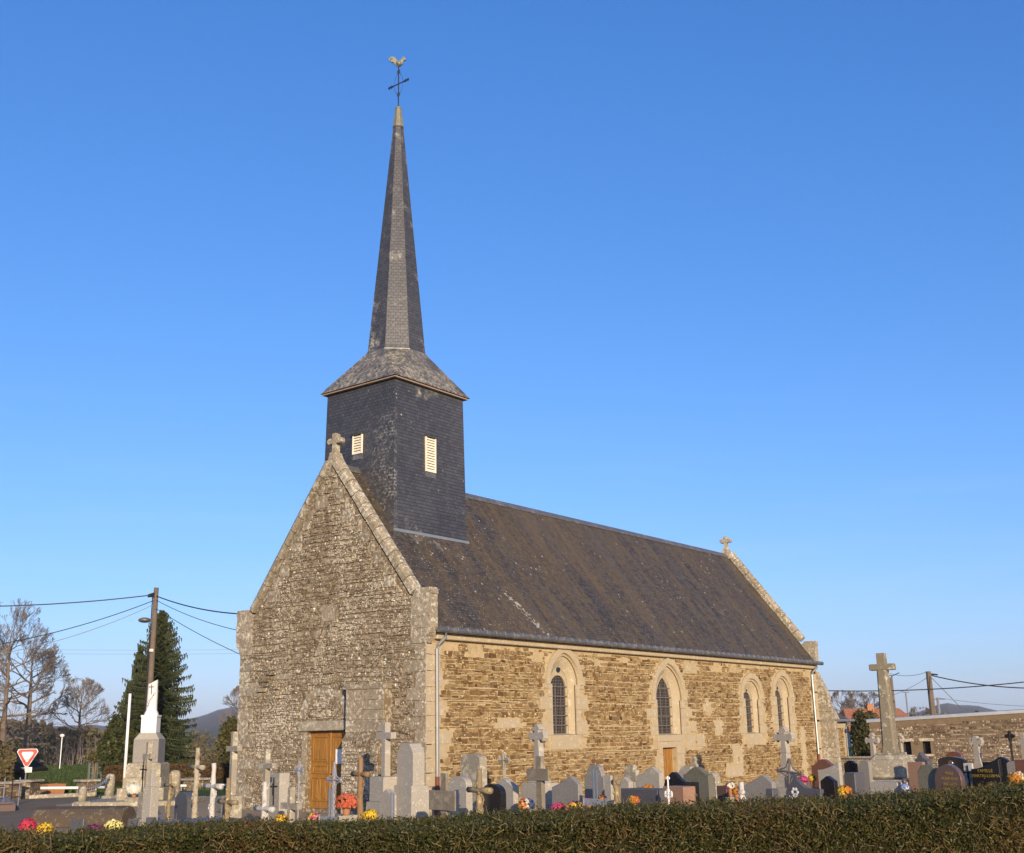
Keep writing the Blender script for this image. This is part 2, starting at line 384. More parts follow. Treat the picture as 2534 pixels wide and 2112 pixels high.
M_['yellow_paint'] = plain('yellow_machine_paint', (.52, .32, .03), .12, 6, .45, .4, stain=(.10, .07, .04), stain_scale=5, stain_amt=(.6, .75))
M_['render'] = plain('pale_render', (.46, .40, .31), .12, 4, .9, .2)
m, t, b = newmat('oak_door'); co = coords(t, 'Object', (9, 9, 1.0))
g1 = noise(t, co, 3, 6, .6, .5)
fin(t, b, ramp(t, g1, [(.25, (.16, .068, .010)), (.55, (.31, .145, .024)), (.8, (.41, .215, .045))]), .5, .4); bump(t, b, g1, .15, .005); M_['oak'] = m
m, t, b = newmat('red_tile'); uv = coords(t, 'UV')
br = N(t, 'ShaderNodeTexBrick', Scale=1.0); br.offset = .5; br.inputs['Brick Width'].default_value = .25; br.inputs['Row Height'].default_value = .3; br.inputs['Mortar Size'].default_value = .015
br.inputs['Color1'].default_value = (.30, .095, .045, 1); br.inputs['Color2'].default_value = (.42, .16, .075, 1); br.inputs['Mortar'].default_value = (.13, .05, .03, 1)
t.links.new(uv, br.inputs['Vector']); fin(t, b, mix(t, mask(t, noise(t, coords(t), .9, 5), .4, .7), br.outputs[0], (.22, .12, .07)), .85, .2); M_['tile'] = m
M_['hedge_leaf'] = leaf_mat('hedge_leaf', [(.0, (.018, .024, .005)), (.35, (.042, .050, .010)), (.58, (.085, .076, .018)), (.78, (.11, .060, .019)), (1.0, (.17, .088, .03))], .5, .2)
M_['hedge_twig'] = plain('hedge_twig', (.16, .115, .05), .3, 8, .9, .1, bmp=0)
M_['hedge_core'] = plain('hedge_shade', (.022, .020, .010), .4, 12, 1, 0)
M_['needle'] = leaf_mat('spruce_needle', [(.0, (.022, .030, .010)), (.5, (.045, .056, .018)), (1, (.085, .092, .030))], .6, .1)
M_['holly'] = leaf_mat('holly_leaf', [(.0, (.024, .032, .009)), (.5, (.052, .062, .017)), (1, (.11, .105, .03))], .5, .15)
M_['brush'] = leaf_mat('brown_brush_leaf', [(.0, (.08, .07, .035)), (.4, (.14, .12, .058)), (.7, (.20, .15, .06)), (1, (.24, .165, .06))], .8, .2)
M_['olive'] = leaf_mat('olive_leaf', [(.0, (.03, .034, .01)), (.5, (.075, .07, .018)), (1, (.15, .12, .035))], .7, .2)
M_['stem_leaf'] = leaf_mat('chrysanthemum_leaf', [(0, (.02, .04, .012)), (1, (.06, .09, .025))], .7, .2)
def petal(name, a, c): return leaf_mat(name, [(0, a), (1, c)], .8, .25)
M_['p_pink'] = petal('pink_petal', (.38, .03, .13), (.72, .13, .32)); M_['p_yellow'] = petal('yellow_petal', (.55, .32, .01), (.85, .62, .06))
M_['p_orange'] = petal('orange_petal', (.45, .14, .01), (.75, .33, .03)); M_['p_coral'] = petal('coral_petal', (.45, .08, .03), (.75, .22, .12))
M_['p_red'] = petal('red_petal', (.42, .02, .05), (.70, .08, .14)); M_['p_white'] = petal('white_petal', (.6, .58, .45), (.85, .83, .75))
M_['p_purple'] = petal('purple_petal', (.17, .015, .09), (.36, .05, .2)); M_['p_lemon'] = petal('lemon_petal', (.7, .6, .14), (.9, .85, .38))
# ground materials
m, t, b = newmat('grass_ground'); co = coords(t)
n1 = noise(t, co, .12, 6); n2 = noise(t, co, 9, 5, .7)
col = ramp(t, n1, [(.3, (.05, .08, .016)), (.55, (.075, .10, .022)), (.75, (.11, .11, .04))])
col = mix(t, .55, col, ramp(t, n2, [(.3, (.025, .045, .008)), (.7, (.10, .13, .03))]))
fin(t, b, col, .95, .1); bump(t, b, n2, .8, .05); M_['grass'] = m
M_['gravel'] = plain('sandy_gravel', (.36, .265, .16), .25, 3, .95, .1, bmp=.6, fine=40)
M_['asphalt'] = plain('old_asphalt', (.20, .145, .088), .25, 1.2, .95, .15, bmp=.5, fine=30)
m, t, b = newmat('wooded_hill'); co = coords(t)
n1 = noise(t, co, .012, 5); n2 = noise(t, co, .09, 6, .7)
col = ramp(t, n2, [(.3, (.05, .045, .032)), (.7, (.13, .11, .08))])
col = mix(t, mask(t, n1, .55, .62), col, (.09, .11, .035)); fin(t, b, col, 1, 0); M_['hill'] = m

# ------------------------------------------------------------------ ground
def sheet(name, pts, z, mat):
    me = bpy.data.meshes.new(name); me.from_pydata([(x, y, z) for x, y in pts], [], [tuple(range(len(pts)))])
    me.materials.append(mat); o = bpy.data.objects.new(name, me); C.objects.link(o); return structure(o)
sheet('ground', [(-400, -400), (1500, -400), (1500, 1500), (-400, 1500)], 0, M_['grass'])
g = [gp(-700, 25), gp(200, 27), gp(300, 31), gp(470, 37), gp(300, 45.5), gp(-500, 46.5)]
sheet('road', [(p.x, p.y) for p in g], .004, M_['asphalt'])
g = [gp(-200, 15), gp(2600, 15), gp(2700, 44), gp(1900, 70), gp(900, 60), gp(560, 44.5), gp(300, 44.0), gp(140, 40.5), gp(120, 33)]
sheet('path', [(p.x, p.y) for p in g], .008, M_['gravel'])
# hills
def hill(name, stops, r0, r1, seed):
    vs, fs = [], []; n = 160; a0, a1 = stops[0][0], stops[-1][0]
    for i in range(n+1):
        px = a0+(a1-a0)*i/n
        for (pa, ha), (pb, hb) in zip(stops, stops[1:]):
            if pa <= px <= pb: h = ha+(hb-ha)*(px-pa)/(pb-pa); break
        d = at(px, 1820, 1)-CAM; d.z = 0; d.normalize()
        h *= r1/F_PX*1.03; h += 6*mnoise.noise((px*.012, seed, 0))+3.0*mnoise.noise((px*.07, seed, 0))+1.6*mnoise.noise((px*.31, seed, 4))
        for k, q in ((0, 0), (.25, .06), (.5, .3), (.75, .72), (1, 1), (1.25, .6)):
            r = r0+(r1-r0)*k; p = CAM+d*r
            vs.append((p.x, p.y, max(-1, h*q)-.5 if k == 0 else max(.2, h*q)))
    for i in range(n):
        for j in range(5):
            a = i*6+j; fs.append((a, a+6, a+7, a+1))
    me = bpy.data.meshes.new(name); me.from_pydata(vs, [], fs); me.materials.append(M_['hill'])
    o = bpy.data.objects.new(name, me); C.objects.link(o); structure(o)
hill('hill', [(-900, 40), (-200, 42), (100, 40), (300, 38), (470, 52), (545, 72), (600, 78), (700, 70), (1000, 40), (1700, 8), (2050, 14), (2290, 34), (2345, 52), (2400, 44), (2534, 26), (3200, 30)], 350, 2600, 1.3)

# ------------------------------------------------------------------ stone-work generators
def rubble(mb, u0, u1, z0, z1, fn, rh, wd, gap=.016, proud=.022, inside=None, mi=1, wob=.03):
    z = z0
    while z < z1:
        h = random.uniform(*rh); u = u0-random.uniform(0, wd[1])
        zo = random.uniform(-50, 50)
        while u < u1:
            w_ = random.uniform(*wd)*(1.25 if h < sum(rh)/2 else .85)
            a, bb = max(u, u0), min(u+w_, u1); u += w_
            if bb-a < .05: continue
            rows = [(z, z+h)]
            if h > rh[0]*1.7 and random.random() < .22: k = random.uniform(.35, .65); rows = [(z, z+h*k), (z+h*k, z+h)]
            for za, zb in rows:
                js = min(.02, h*.16); j = lambda: random.uniform(-js, js)
                g_ = gap*random.uniform(.3, .8)
                pts = [(a+g_+j(), za+g_+j()), (bb-g_+j(), za+g_+j()), (bb-g_+j(), zb-g_+j()), (a+g_+j(), zb-g_+j())]
                W0 = lambda uu: wob*mnoise.noise((uu*.5, zo*.02+za*.4, 1.7))
                pts = [(p, q+W0(p)) for p, q in pts]
                if inside and not all(inside(p, q) for p, q in pts+[((a+bb)/2, (za+zb)/2)]): continue
                o = proud*random.uniform(.35, 1.15); tl = [random.uniform(-.006, .006) for _ in range(4)]
                mx, mz = (a+bb)/2, (za+zb)/2
                vs = [fn(p, o+tl[i], q) for i, (p, q) in enumerate(pts)]
                vs += [fn(mx+(p-mx)*1.05+(.004 if p > mx else -.004), -.004, mz+(q-mz)*1.12) for p, q in pts]
                mb.add(vs, [(0, 1, 2, 3), (4, 5, 1, 0), (5, 6, 2, 1), (6, 7, 3, 2), (7, 4, 0, 3)], mi)
        z += h
def slab(mb, outline, holes, fn, mi=0, hole_depth=.3):
    polys = [[Vector((u, z, 0)) for u, z in outline]]+[[Vector((u, z, 0)) for u, z in h] for h in holes]
    flat = [(v.x, v.y) for p in polys for v in p]
    mb.add([fn(u, 0, z) for u, z in flat], [tuple(t) for t in tessellate_polygon(polys)], mi)
    for h in holes:
        n = len(h)
        mb.add([fn(u, 0, z) for u, z in h]+[fn(u, -hole_depth, z) for u, z in h], [(i, (i+1) % n, (i+1) % n+n, i+n) for i in range(n)], mi)
def arch(c, half, z0, zs, za, n=9):
    h = za-zs; pts = [(c-half, z0), (c-half, zs)]
    r = (h*h+half*half)/(2*half); a_end = math.asin(min(1, h/r)) if h <= r else math.pi/2
    L = []
    for i in range(1, n+1):
        q = a_end*i/n; L.append((c+(r-half)-r*math.cos(q), zs+r*math.sin(q)))
    pts += L; pts += [(2*c-u, z) for u, z in reversed(L[:-1])]; pts += [(c+half, zs), (c+half, z0)]
    return pts
def in_poly(u, z, poly):
    r = False; n = len(poly)
    for i in range(n):
        (x1, y1), (x2, y2) = poly[i], poly[(i+1) % n]
        if (y1 > z) != (y2 > z) and u < (x2-x1)*(z-y1)/(y2-y1)+x1: r = not r
    return r
def loft(mb, A, oa, B, ob, fn, mi=0):
    n = len(A)
    mb.add([fn(u, oa, z) for u, z in A]+[fn(u, ob, z) for u, z in B], [(i, i+1, i+1+n, i+n) for i in range(n-1)], mi)
def block(mb, u0, u1, z0, z1, out, fn, mi=0, back=-.02, jit=.006):
    j = lambda: random.uniform(-jit, jit)
    q = [(u0+j(), z0+j()), (u1+j(), z0+j()), (u1+j(), z1+j()), (u0+j(), z1+j())]
    mb.add([fn(u, out, z) for u, z in q]+[fn(u, back, z) for u, z in q], [(0, 1, 2, 3), (4, 5, 1, 0), (5, 6, 2, 1), (6, 7, 3, 2), (7, 4, 0, 3)], mi)

# ------------------------------------------------------------------ church
YS, YN, XE, YM, RZ, SL = -.15, 7.88, 26.9, 3.866, 10.50, 1.29
roofz = lambda y: RZ-SL*abs(y-YM)
fs_ = lambda u, o, z: (u, YS-o, z)          # south face
fw_ = lambda u, o, z: (-o, -u, z)           # west face, u = -y
church = thing('church', 'small rubble stone village church with slate spire, bell tower and steep slate roof', 'church')

WIN = [  # centre, hood half, front half, glass half, sill z, spring, hood apex, glass top, kind
    (6.69, 1.05, .68, .44, 2.06, 3.66, 4.86, 3.95, 'oculus'), (13.38, 1.26, .86, .52, 1.99, 3.24, 4.76, 4.06, 'lancet'),
    (20.17, 1.06, .62, .41, 1.97, 3.36, 4.38, 3.64, 'key'), (23.16, 1.06, .62, .39, 1.92, 3.49, 4.57, 3.76, 'key')]
holes, keep = [], []
for c, ho, hf, hg, z0, zs, za, zt, kind in WIN:
    A = arch(c, hf+.12, z0, zs, za-.30); holes.append(A[::-1]); keep.append(arch(c, ho+.01, z0-.42, zs, za+.02))
DOOR_S = (12.76, 13.76, 1.75)
hd = [(DOOR_S[0], 0.02), (DOOR_S[1], .02), (DOOR_S[1], DOOR_S[2]), (DOOR_S[0], DOOR_S[2])]; holes.append(hd)
keep += [[(12.45, 0), (14.15, 0), (14.15, 2.0), (12.45, 2.0)]]
jambs = []     # dressed blocks on the south wall: u0,u1,z0,z1
def jam(c, half, zs, z0, nb, ln):
    hgt = (zs-z0)/nb
    for i in range(nb):
        l = ln[i % len(ln)]
        for s in (-1, 1):
            k = l*random.uniform(.85, 1.15)
            a, b_ = (c-half-k, c-half+.12) if s < 0 else (c+half-.12, c+half+k)
            jambs.append((a, b_, z0+i*hgt+.006, z0+(i+1)*hgt-.006))
jam(6.69, .78, 3.66, 2.06, 4, (.5, .14)); jam(13.38, .98, 3.24, 1.99, 4, (.45, .2, .62, .15))
jam(20.17, .72, 3.36, 1.97, 4, (.42, .12)); jam(23.16, .72, 3.49, 1.92, 4, (.15, .42))
for i, (l, h) in enumerate(((.55, .34), (.3, .42), (.62, .36), (.28, .4), (.55, .36), (.75, .36), (.3, .42), (.5, .38), (.28, .4), (.45, .45), (.3, .45), (.4, .3))):
    z = sum(x[1] for x in ((.55, .34), (.3, .42), (.62, .36), (.28, .4), (.55, .36), (.75, .36), (.3, .42), (.5, .38), (.28, .4), (.45, .45), (.3, .45), (.4, .3))[:i])
    if z+h < 4.9: jambs.append((-.01, l+.25, z+.008, z+h-.008))
for z in (0, .42, .8, 1.25, 1.62, 2.02, 2.5, 2.9, 3.3, 3.75, 4.15): jambs.append((26.45-random.uniform(0, .4), 26.9, z+.008, z+.40))
for z in (0, .42, .88, 1.3): 
    jambs.append((12.76-random.uniform(.15, .4), 12.755, z+.01, z+.41)); jambs.append((13.765, 13.76+random.uniform(.25, .6), z+.01, z+.41))
jambs += [(24.80, 25.12, .05, 2.15), (17.6, 18.9, .35, .75), (18.2, 18.6, .8, 1.5), (18.75, 19.0, .5, 1.45), (14.6, 15.2, 1.55, 1.95), (15.3, 15.9, 1.55, 1.98), (14.9, 15.3, 2.1, 2.45),
          (3.2, 4.3, 2.3, 2.55), (16.2, 16.6, 2.8, 3.2), (9.3, 10.1, .2, .55), (2.6, 3.5, .3, .62), (16.9, 17.4, 2.0, 2.5), (14.7, 15.2, 4.3, 4.62), (15.3, 15.6, 4.25, 4.6)]
def free_s(u, z):
    if z > 4.42 and mnoise.noise((u*1.3, z*5, 3)) > .30: return False
    if z > 4.72 or u > XE-.02: return False
    for p in keep:
        if in_poly(u, z, p): return False
    for a, b_, c, d in jambs:
        if a-.01 < u < b_+.01 and c-.01 < z < d+.01: return False
    return True
mb = MB(); slab(mb, [(0, 0), (XE, 0), (XE, 4.98), (0, 4.98)], holes, fs_, 0, .32)
for ua, ub in ((.02, 6.69), (6.69, 13.38), (13.38, 20.17), (20.17, XE)):
    rubble(mb, ua, ub, .02+random.uniform(0, .05), 4.75, fs_, (.05, .155), (.09, .34), .026, .030, free_s, 1, .03)
for a, b_, c, d in jambs: block(mb, a, b_, c, d, random.uniform(.012, .026), fs_, 2)
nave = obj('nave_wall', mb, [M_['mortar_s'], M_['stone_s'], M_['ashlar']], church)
mb = MB(); mb.box(.25, XE-.25, YN-.4, YN, 0, 5.0, 0); rubble(mb, 0, XE, .02, 4.9, lambda u, o, z: (XE-u, YN+o, z), (.09, .2), (.3, .8), .022, .026, None, 1)
obj('nave_wall', mb, [M_['mortar_s'], M_['stone_s']], church)

# west gable
zc = lambda y: 10.42-1.30*abs(y-YM)
outl = [(-YN, 0), (-YS, 0), (-YS, 5.2), (-(YS+.3), zc(YS+.3)), (-YM, 10.42), (-(YN-.3), zc(YN-.3)), (-YN, 5.2)]
D0, D1, DZ = 2.98, 4.66, 2.31
dh = [(-D1, .10), (-D0, .10), (-D0, DZ), (-D1, DZ)]
mb = MB(); slab(mb, outl, [dh], fw_, 0, .2)
qs = []
z = 0; i = 0
while z < 4.7:
    h = random.uniform(.3, .46)
    l = (.75, .42)[i % 2]*random.uniform(.85, 1.15)
    qs.append((-(YS+l), -YS+.005, z+.008, min(z+h, 4.75)-.008)); qs.append((-YN-.005, -(YN-(.42, .8)[i % 2]*random.uniform(.8, 1.2)), z+.008, min(z+h, 4.75)-.008)); z += h; i += 1
for s in (1, -1):                                          # larger stones under the copings
    z = 6.35; i = 0
    while z < 10.0:
        h = random.uniform(.28, .42); yv = (10.36-z-h)/1.30; l = random.uniform(.28, .62) if i % 2 == 0 else random.uniform(.12, .2)
        if yv-l > .1:
            a, b_ = sorted((-(YM+s*yv), -(YM+s*(yv-l)))); qs.append((a, b_, z, z+h-.02))
        z += h; i += 1
qs += [(-4.15, -3.55, 5.55, 6.05), (-4.9, -4.66, .1, .8), (-5.0, -4.66, .82, 1.5), (-4.85, -4.66, 1.52, 2.28), (-6.2, -5.4, 3.9, 4.05)]
Ra_o, Ra_i = arch(-3.9, 1.08, 2.62, 2.66, 3.56), arch(-3.9, .84, 2.62, 2.66, 3.34)
lint = (-5.02, -2.9, 2.315, 2.60)
BT = [(-2.65, -1.15, 0, 3.56)]
def free_w(u, z):
    if z > 4.72 and (u < -YN+.05 or u > -YS-.05): return False
    if z > zc(-u)-.06: return False
    if -D1-.02 < u < -D0+.02 and z < DZ+.02: return False
    if lint[0] < u < lint[1] and lint[2]-.02 < z < lint[3]+.02: return False
    if in_poly(u, z, Ra_o) and not in_poly(u, z, Ra_i): return False
    for a, b_, c, d in qs+BT:
        if a-.008 < u < b_+.008 and c-.008 < z < d+.008: return False
    return True
for ua, ub in ((-YN, -5.6), (-5.6, -3.4), (-3.4, -1.5), (-1.5, -YS)):
    rubble(mb, ua, ub, .02+random.uniform(0, .05), 10.4, fw_, (.04, .14), (.06, .24), .016, .040, free_w, 1, .07)
for a, b_, c, d in qs: block(mb, a, b_, c, d, random.uniform(.01, .03), fw_, 2, jit=.012)
n = len(Ra_o)
for i in range(1, n-2):
    q = [Ra_o[i], Ra_o[i+1], Ra_i[i+1], Ra_i[i]]; o = .03+random.uniform(-.006, .006)
    mb.add([fw_(u, o, z) for u, z in q]+[fw_(u, -.02, z) for u, z in q], [(0, 1, 2, 3), (4, 5, 1, 0), (5, 6, 2, 1), (6, 7, 3, 2), (7, 4, 0, 3)], 2)
for (u, z) in ((-6.3, 4.05), (-6.6, 3.85), (-6.4, 3.7), (-3.7, 3.98), (-6.7, 3.55), (-6.1, 3.6)):
    block(mb, u-.22, u+.2, z, z+.10, .10, fw_, 1)
back = [(u, z) for u, z in outl]
mb.add([fw_(u, -.24, z) for u, z in back], [tuple(range(len(back)-1, -1, -1))], 0)
nb = len(back); mb.add([fw_(u, 0, z) for u, z in back]+[fw_(u, -.24, z) for u, z in back], [(i, i+nb, (i+1) % nb+nb, (i+1) % nb) for i in range(nb)], 0)
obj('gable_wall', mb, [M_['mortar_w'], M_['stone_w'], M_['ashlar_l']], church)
mb = MB(); mb.prism([(y, z) for y, z in ((YS, 0), (YN, 0), (YN, 5.2), (YN-.3, zc(YN-.3)), (YM, 10.42), (YS+.3, zc(YS+.3)), (YS, 5.2))], XE-.24, XE, 0, lambda u, y, z: (y, u, z))
obj('gable_wall', mb, [M_['mortar_s']], church)
mb = MB(); block(mb, *lint, .04, fw_, 0, -.2, .01); obj('lintel', mb, M_['granite_o'], church, bevel=.015)
# main door
def panelled_door(w_, h, panels, parent, loc, rz, lab):
    mb = MB(); mb.box(0, w_, 0, .05, 0, h)
    xs = sorted({p[0] for p in panels}|{p[1] for p in panels})
    d = obj('door', mb, M_['oak'], parent, loc, rz, bevel=.004); d['label'] = lab
    for x0, x1, z0, z1 in panels:
        q = MB(); e = .035
        for a, b_, c, f in ((x0, x1, z0, z0+e), (x0, x1, z1-e, z1), (x0, x0+e, z0+e, z1-e), (x1-e, x1, z0+e, z1-e)): q.box(a, b_, -.028, 0, c, f)
        q.box(x0+e+.04, x1-e-.04, -.016, 0, z0+e+.04, z1-e-.04)
        obj('panel', q, M_['oak'], d, bevel=.006)
    return d
W_ = (D1-D0)/2
pan = []
for k in (0, 1):
    o = k*W_; pan += [(o+.10, o+W_-.09, 1.32, 2.06), (o+.10, o+W_-.09, .98, 1.23), (o+.10, o+W_/2-.01, .20, .88), (o+W_/2+.01, o+W_-.09, .20, .88)]
dr = panelled_door(D1-D0, 2.2, pan, church, (.19, D1, .10), -math.pi/2, 'varnished oak double door under a stone lintel')
q = MB(); q.box(W_-.05, W_+.05, -.035, 0, 0, 2.2); obj('cover_strip', q, M_['oak'], dr, bevel=.01)
q = MB(); q.tube([(W_+.08, 0, .98), (W_+.08, -.06, .98), (W_+.18, -.06, .98)], .011); obj('handle', q, M_['iron'], dr)
q = MB(); q.box(W_+.26, W_+.62, -.045, -.030, 1.26, 1.68); n_ = obj('notice', q, M_['white'], dr); n_['label'] = 'white paper notice on the door'
# side door under second window
mb = MB(); block(mb, 12.43, 14.15, 1.755, 1.985, .05, fs_, 0, -.3); obj('lintel', mb, M_['ashlar'], church, bevel=.012)
panelled_door(1.0, 1.74, [(.12, .45, .55, 1.6), (.55, .88, .55, 1.6), (.12, .88, .1, .45)], church, (12.76, YS+.20, 0.01), 0, 'narrow oak side door below a pointed window')
# buttress beside main door
mb = MB(); P = [(0, 0), (-.50, 0), (-.50, 2.02), (-.34, 2.24), (-.34, 3.46), (-.30, 3.56), (0, 3.60)]
mb.prism([(x, z) for x, z in P][::-1], -2.64, -1.16, 0, lambda u, y, z: (u, -y, z))
rubble(mb, -2.62, -1.2, 0.02, 2.0, lambda u, o, z: (-.5-o, -u, z), (.06, .14), (.2, .5), .014, .025, None, 1)
z = 2.26
while z < 3.4:
    h = random.uniform(.24, .34); k = random.uniform(-2.3, -1.6)
    block(mb, -2.655, k-.01, z, min(z+h, 3.46)-.012, -.34+.36+.33, lambda u, o, z: (-o, -u, z), 2, .33); block(mb, k, -1.15, z, min(z+h, 3.46)-.012, .36, fw_, 2, .33); z += h
block(mb, -2.68, -1.13, 3.45, 3.60, .385, fw_, 2, 0)
obj('buttress', mb, [M_['mortar_w'], M_['stone_w'], M_['ashlar_l']], church)
mb = MB(); P = [(YS+.02, 0), (-.86, 0), (-.84, 2.44), (-.98, 2.5), (-.98, 2.58), (-.64, 3.20), (-.62, 3.62), (-.16, 4.70), (YS+.02, 4.7)]
z0 = 0
zz = [0, .45, .85, 1.3, 1.7, 2.1, 2.44, 2.5, 2.86, 3.2, 3.62, 4.0, 4.35, 4.7]
def ybt(z):
    for (ya, za), (yb, zb) in zip(P[1:-1], P[2:]):
        if za <= z <= zb and zb > za: return ya+(yb-ya)*(z-za)/(zb-za)
    return YS
for a, b_ in zip(zz, zz[1:]):
    ya, yb = ybt(a+.01), ybt(b_-.01)
    mb.prism([(YS, a+.006), (YS, b_-.006), (yb, b_-.006), (ya, a+.006)][::-1], 26.9-random.uniform(-.012, .012), 27.3, 0, lambda u, y, z: (y, u, z))
obj('buttress', mb, [M_['coping']], church)
# windows
for c, ho, hf, hg, z0, zs, za, zt, kind in WIN:
    C0, C1, C1b, C2 = arch(c, ho, zs-.02, zs, za), arch(c, ho-.20, zs-.02, zs, za-.20), arch(c, ho-.24, zs-.02, zs, za-.24), arch(c, hf+.12, z0, zs, za-.30)
    mb = MB(); k = .075
    loft(mb, C0, -.03, C0, k, fs_); loft(mb, C0, k, C1, k+.004, fs_); loft(mb, C1, k+.004, C1b, -.05, fs_)
    Dm = arch(c, hf+.12, zs-.02, zs, za-.30); loft(mb, C1b, -.05, Dm, -.05, fs_)
    C3 = arch(c, hf+.05, z0, zs, za-.40); C4 = arch(c, hg+.07, z0, zs-(0 if kind == 'lancet' else .05), max(zt+.10, za-.66)); C5 = arch(c, hg+.03, z0, zs-.02, max(zt+.07, za-.70))
    loft(mb, C2, -.02, C2, -.06, fs_); loft(mb, C2, -.06, C3, -.07, fs_); loft(mb, C3, -.07, C4, -.20, fs_); loft(mb, C4, -.20, C5, -.20, fs_)
    C6 = arch(c, hg, z0, (zt-hg*1.0 if kind != 'lancet' else zs-.05), zt)
    loft(mb, C5, -.22, C6, -.23, fs_); loft(mb, C6, -.23, C6, -.30, fs_)
    loft(mb, C4, -.20, C5, -.22, fs_)
    for s in (-1, 1): block(mb, c+s*(ho-.1)-.16, c+s*(ho-.1)+.16, zs-.14, zs-.02, .045, fs_)
    wn = obj('window', mb, M_['ashlar'], church)
    q = MB(); g_ = C6; q.add([fs_(u, -.285, z) for u, z in g_], [tuple(range(len(g_)))]); obj('pane', q, M_['glass'], wn)
    q = MB(); q.prism([(c-hf-.10, z0-.44), (c+hf+.10, z0-.44), (c+hf+.12, z0), (c-hf-.12, z0)], YS-.025, YS+.02)
    q.add([(c-hf-.12, YS-.025, z0), (c+hf+.12, YS-.025, z0), (c+hg, YS+.3, z0+.06), (c-hg, YS+.3, z0+.06)], [(0, 1, 2, 3)])
    obj('sill', q, M_['ashlar'], wn)
    q = MB()
    nx = 5
    for i in range(1, nx*2):
        u = c-hg+2*hg*i/(nx*2); top = zt-.02-(abs(u-c)/hg)**2*(hg if kind != 'lancet' else .75)
        q.box(u-.006, u+.006, YS+.262, YS+.275, z0+.03, top)
    z = z0+.12
    while z < zt-.05:
        wv = hg if z < zt-hg else hg*math.sqrt(max(.05, 1-((z-zt+hg)/hg)**2)); q.box(c-wv, c+wv, YS+.255, YS+.265, z-.006, z+.006); z += .10
    for i in range(1, 6):
        z = z0+(zt-z0)*i/6.2; q.box(c-hg-.03, c+hg+.05, YS+.215, YS+.24, z-.02, z+.02)
    for s in (-.34, .34): q.box(c+s*hg-.015, c+s*hg+.015, YS+.235, YS+.255, z0, zt-.25)
    obj('grille', q, M_['grille'], wn)
    if kind != 'lancet':
        q = MB(); zo, ro = (zt+.20, .115) if kind == 'oculus' else (zt+.12, .06)
        q.lathe([(ro, -.02), (ro, .0)], 14); q.v = [(c+x, YS+.195-zq, zo+y*(1 if kind == 'oculus' else 1.8)) for x, y, zq in q.v]
        obj('oculus', q, M_['glass'], wn)
# roof
mb = MB()
for s in (-1, 1):
    y1 = YM+s*(YM-YS+.25)
    mb.add([(.21, YM, RZ), (XE-.21, YM, RZ), (XE-.21, y1, roofz(y1)), (.21, y1, roofz(y1))], [(0, 3, 2, 1) if s < 0 else (0, 1, 2, 3)])
    mb.add([(.21, y1, roofz(y1)), (XE-.21, y1, roofz(y1)), (XE-.21, y1, roofz(y1)-.06), (.21, y1, roofz(y1)-.06)], [(0, 1, 2, 3)])
    mb.add([(.21, y1, roofz(y1)-.06), (XE-.21, y1, roofz(y1)-.06), (XE-.21, YM, RZ-.08), (.21, YM, RZ-.08)], [(0, 1, 2, 3)])
rf = obj('roof', mb, M_['slate_r'], church, uv=True)
mb = MB(); mb.prism([(YM-.16, RZ-.17), (YM, RZ+.0), (YM+.16, RZ-.17), (YM+.16, RZ-.13), (YM+.02, RZ+.05), (YM-.02, RZ+.05), (YM-.16, RZ-.13)], .25, XE-.25, 0, lambda u, y, z: (y, u, z))
obj('ridge_cap', mb, M_['zinc_d'], rf)
def coping(x0, x1, zo, n):
    mb = MB()
    for s in (-1, 1):
        ya, za = YM+s*.12, 10.52+zo; yb = YM+s*3.52; zb = 10.52+zo-1.30*3.4
        for i in range(n):
            a, b_ = i/n+.003, (i+1)/n-.003
            pa, pb = (ya+(yb-ya)*a, za+(zb-za)*a), (ya+(yb-ya)*b_, za+(zb-za)*b_)
            nx_, nz_ = s*.79*.22, .61*.22; dn = random.uniform(-.015, .015)
            vs = []
            for x, ins in ((x0+dn, 0), (x0+.08, 1), (x1-.06, 1), (x1, 0)):
                for (y, z) in (pa, pb):
                    kk = 1 if ins else .45
                    vs += [(x, y-nx_*.35, z-nz_*.35), (x, y+nx_*kk, z+nz_*kk)]
            fs = []
            for j in range(3):
                o = j*4; fs += [(o+1, o+3, o+7, o+5), (o, o+4, o+6, o+2), (o, o+1, o+5, o+4), (o+2, o+6, o+7, o+3)]
            fs += [(0, 2, 3, 1), (12, 13, 15, 14)]
            mb.add(vs, fs)
    return obj('coping', mb, M_['coping'], church)
coping(-.06, .26, .0, 11); coping(XE-.26, XE+.06, .0, 12)
def kneeler(s, x0, x1, zb, zt):
    y0 = YS if s < 0 else YN; o = s
    pts = [(y0-o*.55, zb), (y0, zb), (y0+o*.05, zb+.16), (y0+o*.17, zb+.28), (y0+o*.21, zb+.42), (y0+o*.21, zt-.20), (y0+o*.24, zt-.18), (y0+o*.24, zt-.05), (y0+o*.19, zt), (y0-o*.32, zt), (y0-o*.55, zt-.3)]
    if s < 0: pts = pts[::-1]
    mb = MB(); mb.prism(pts, x0, x1, 0, lambda u, y, z: (y, u, z))
    fnw = lambda u, oo, z: (x0-oo, -u, z)
    z = zb+.42
    for h in (.32, .36, .3):
        if z+h > zt-.2: break
        a, b_ = sorted((-(y0+o*.208), -(y0-o*.42))); block(mb, a, b_, z+.01, z+h-.01, .016, fnw, 0); z += h
    k_ = obj('kneeler', mb, M_['ashlar_l'] if x0 < 1 else M_['coping'], church); return k_
kneeler(-1, -.05, .26, 4.66, 6.22); kneeler(1, -.05, .26, 4.72, 6.18); kneeler(-1, XE-.26, XE+.06, 4.72, 6.05); kneeler(1, XE-.26, XE+.06, 4.72, 6.05)
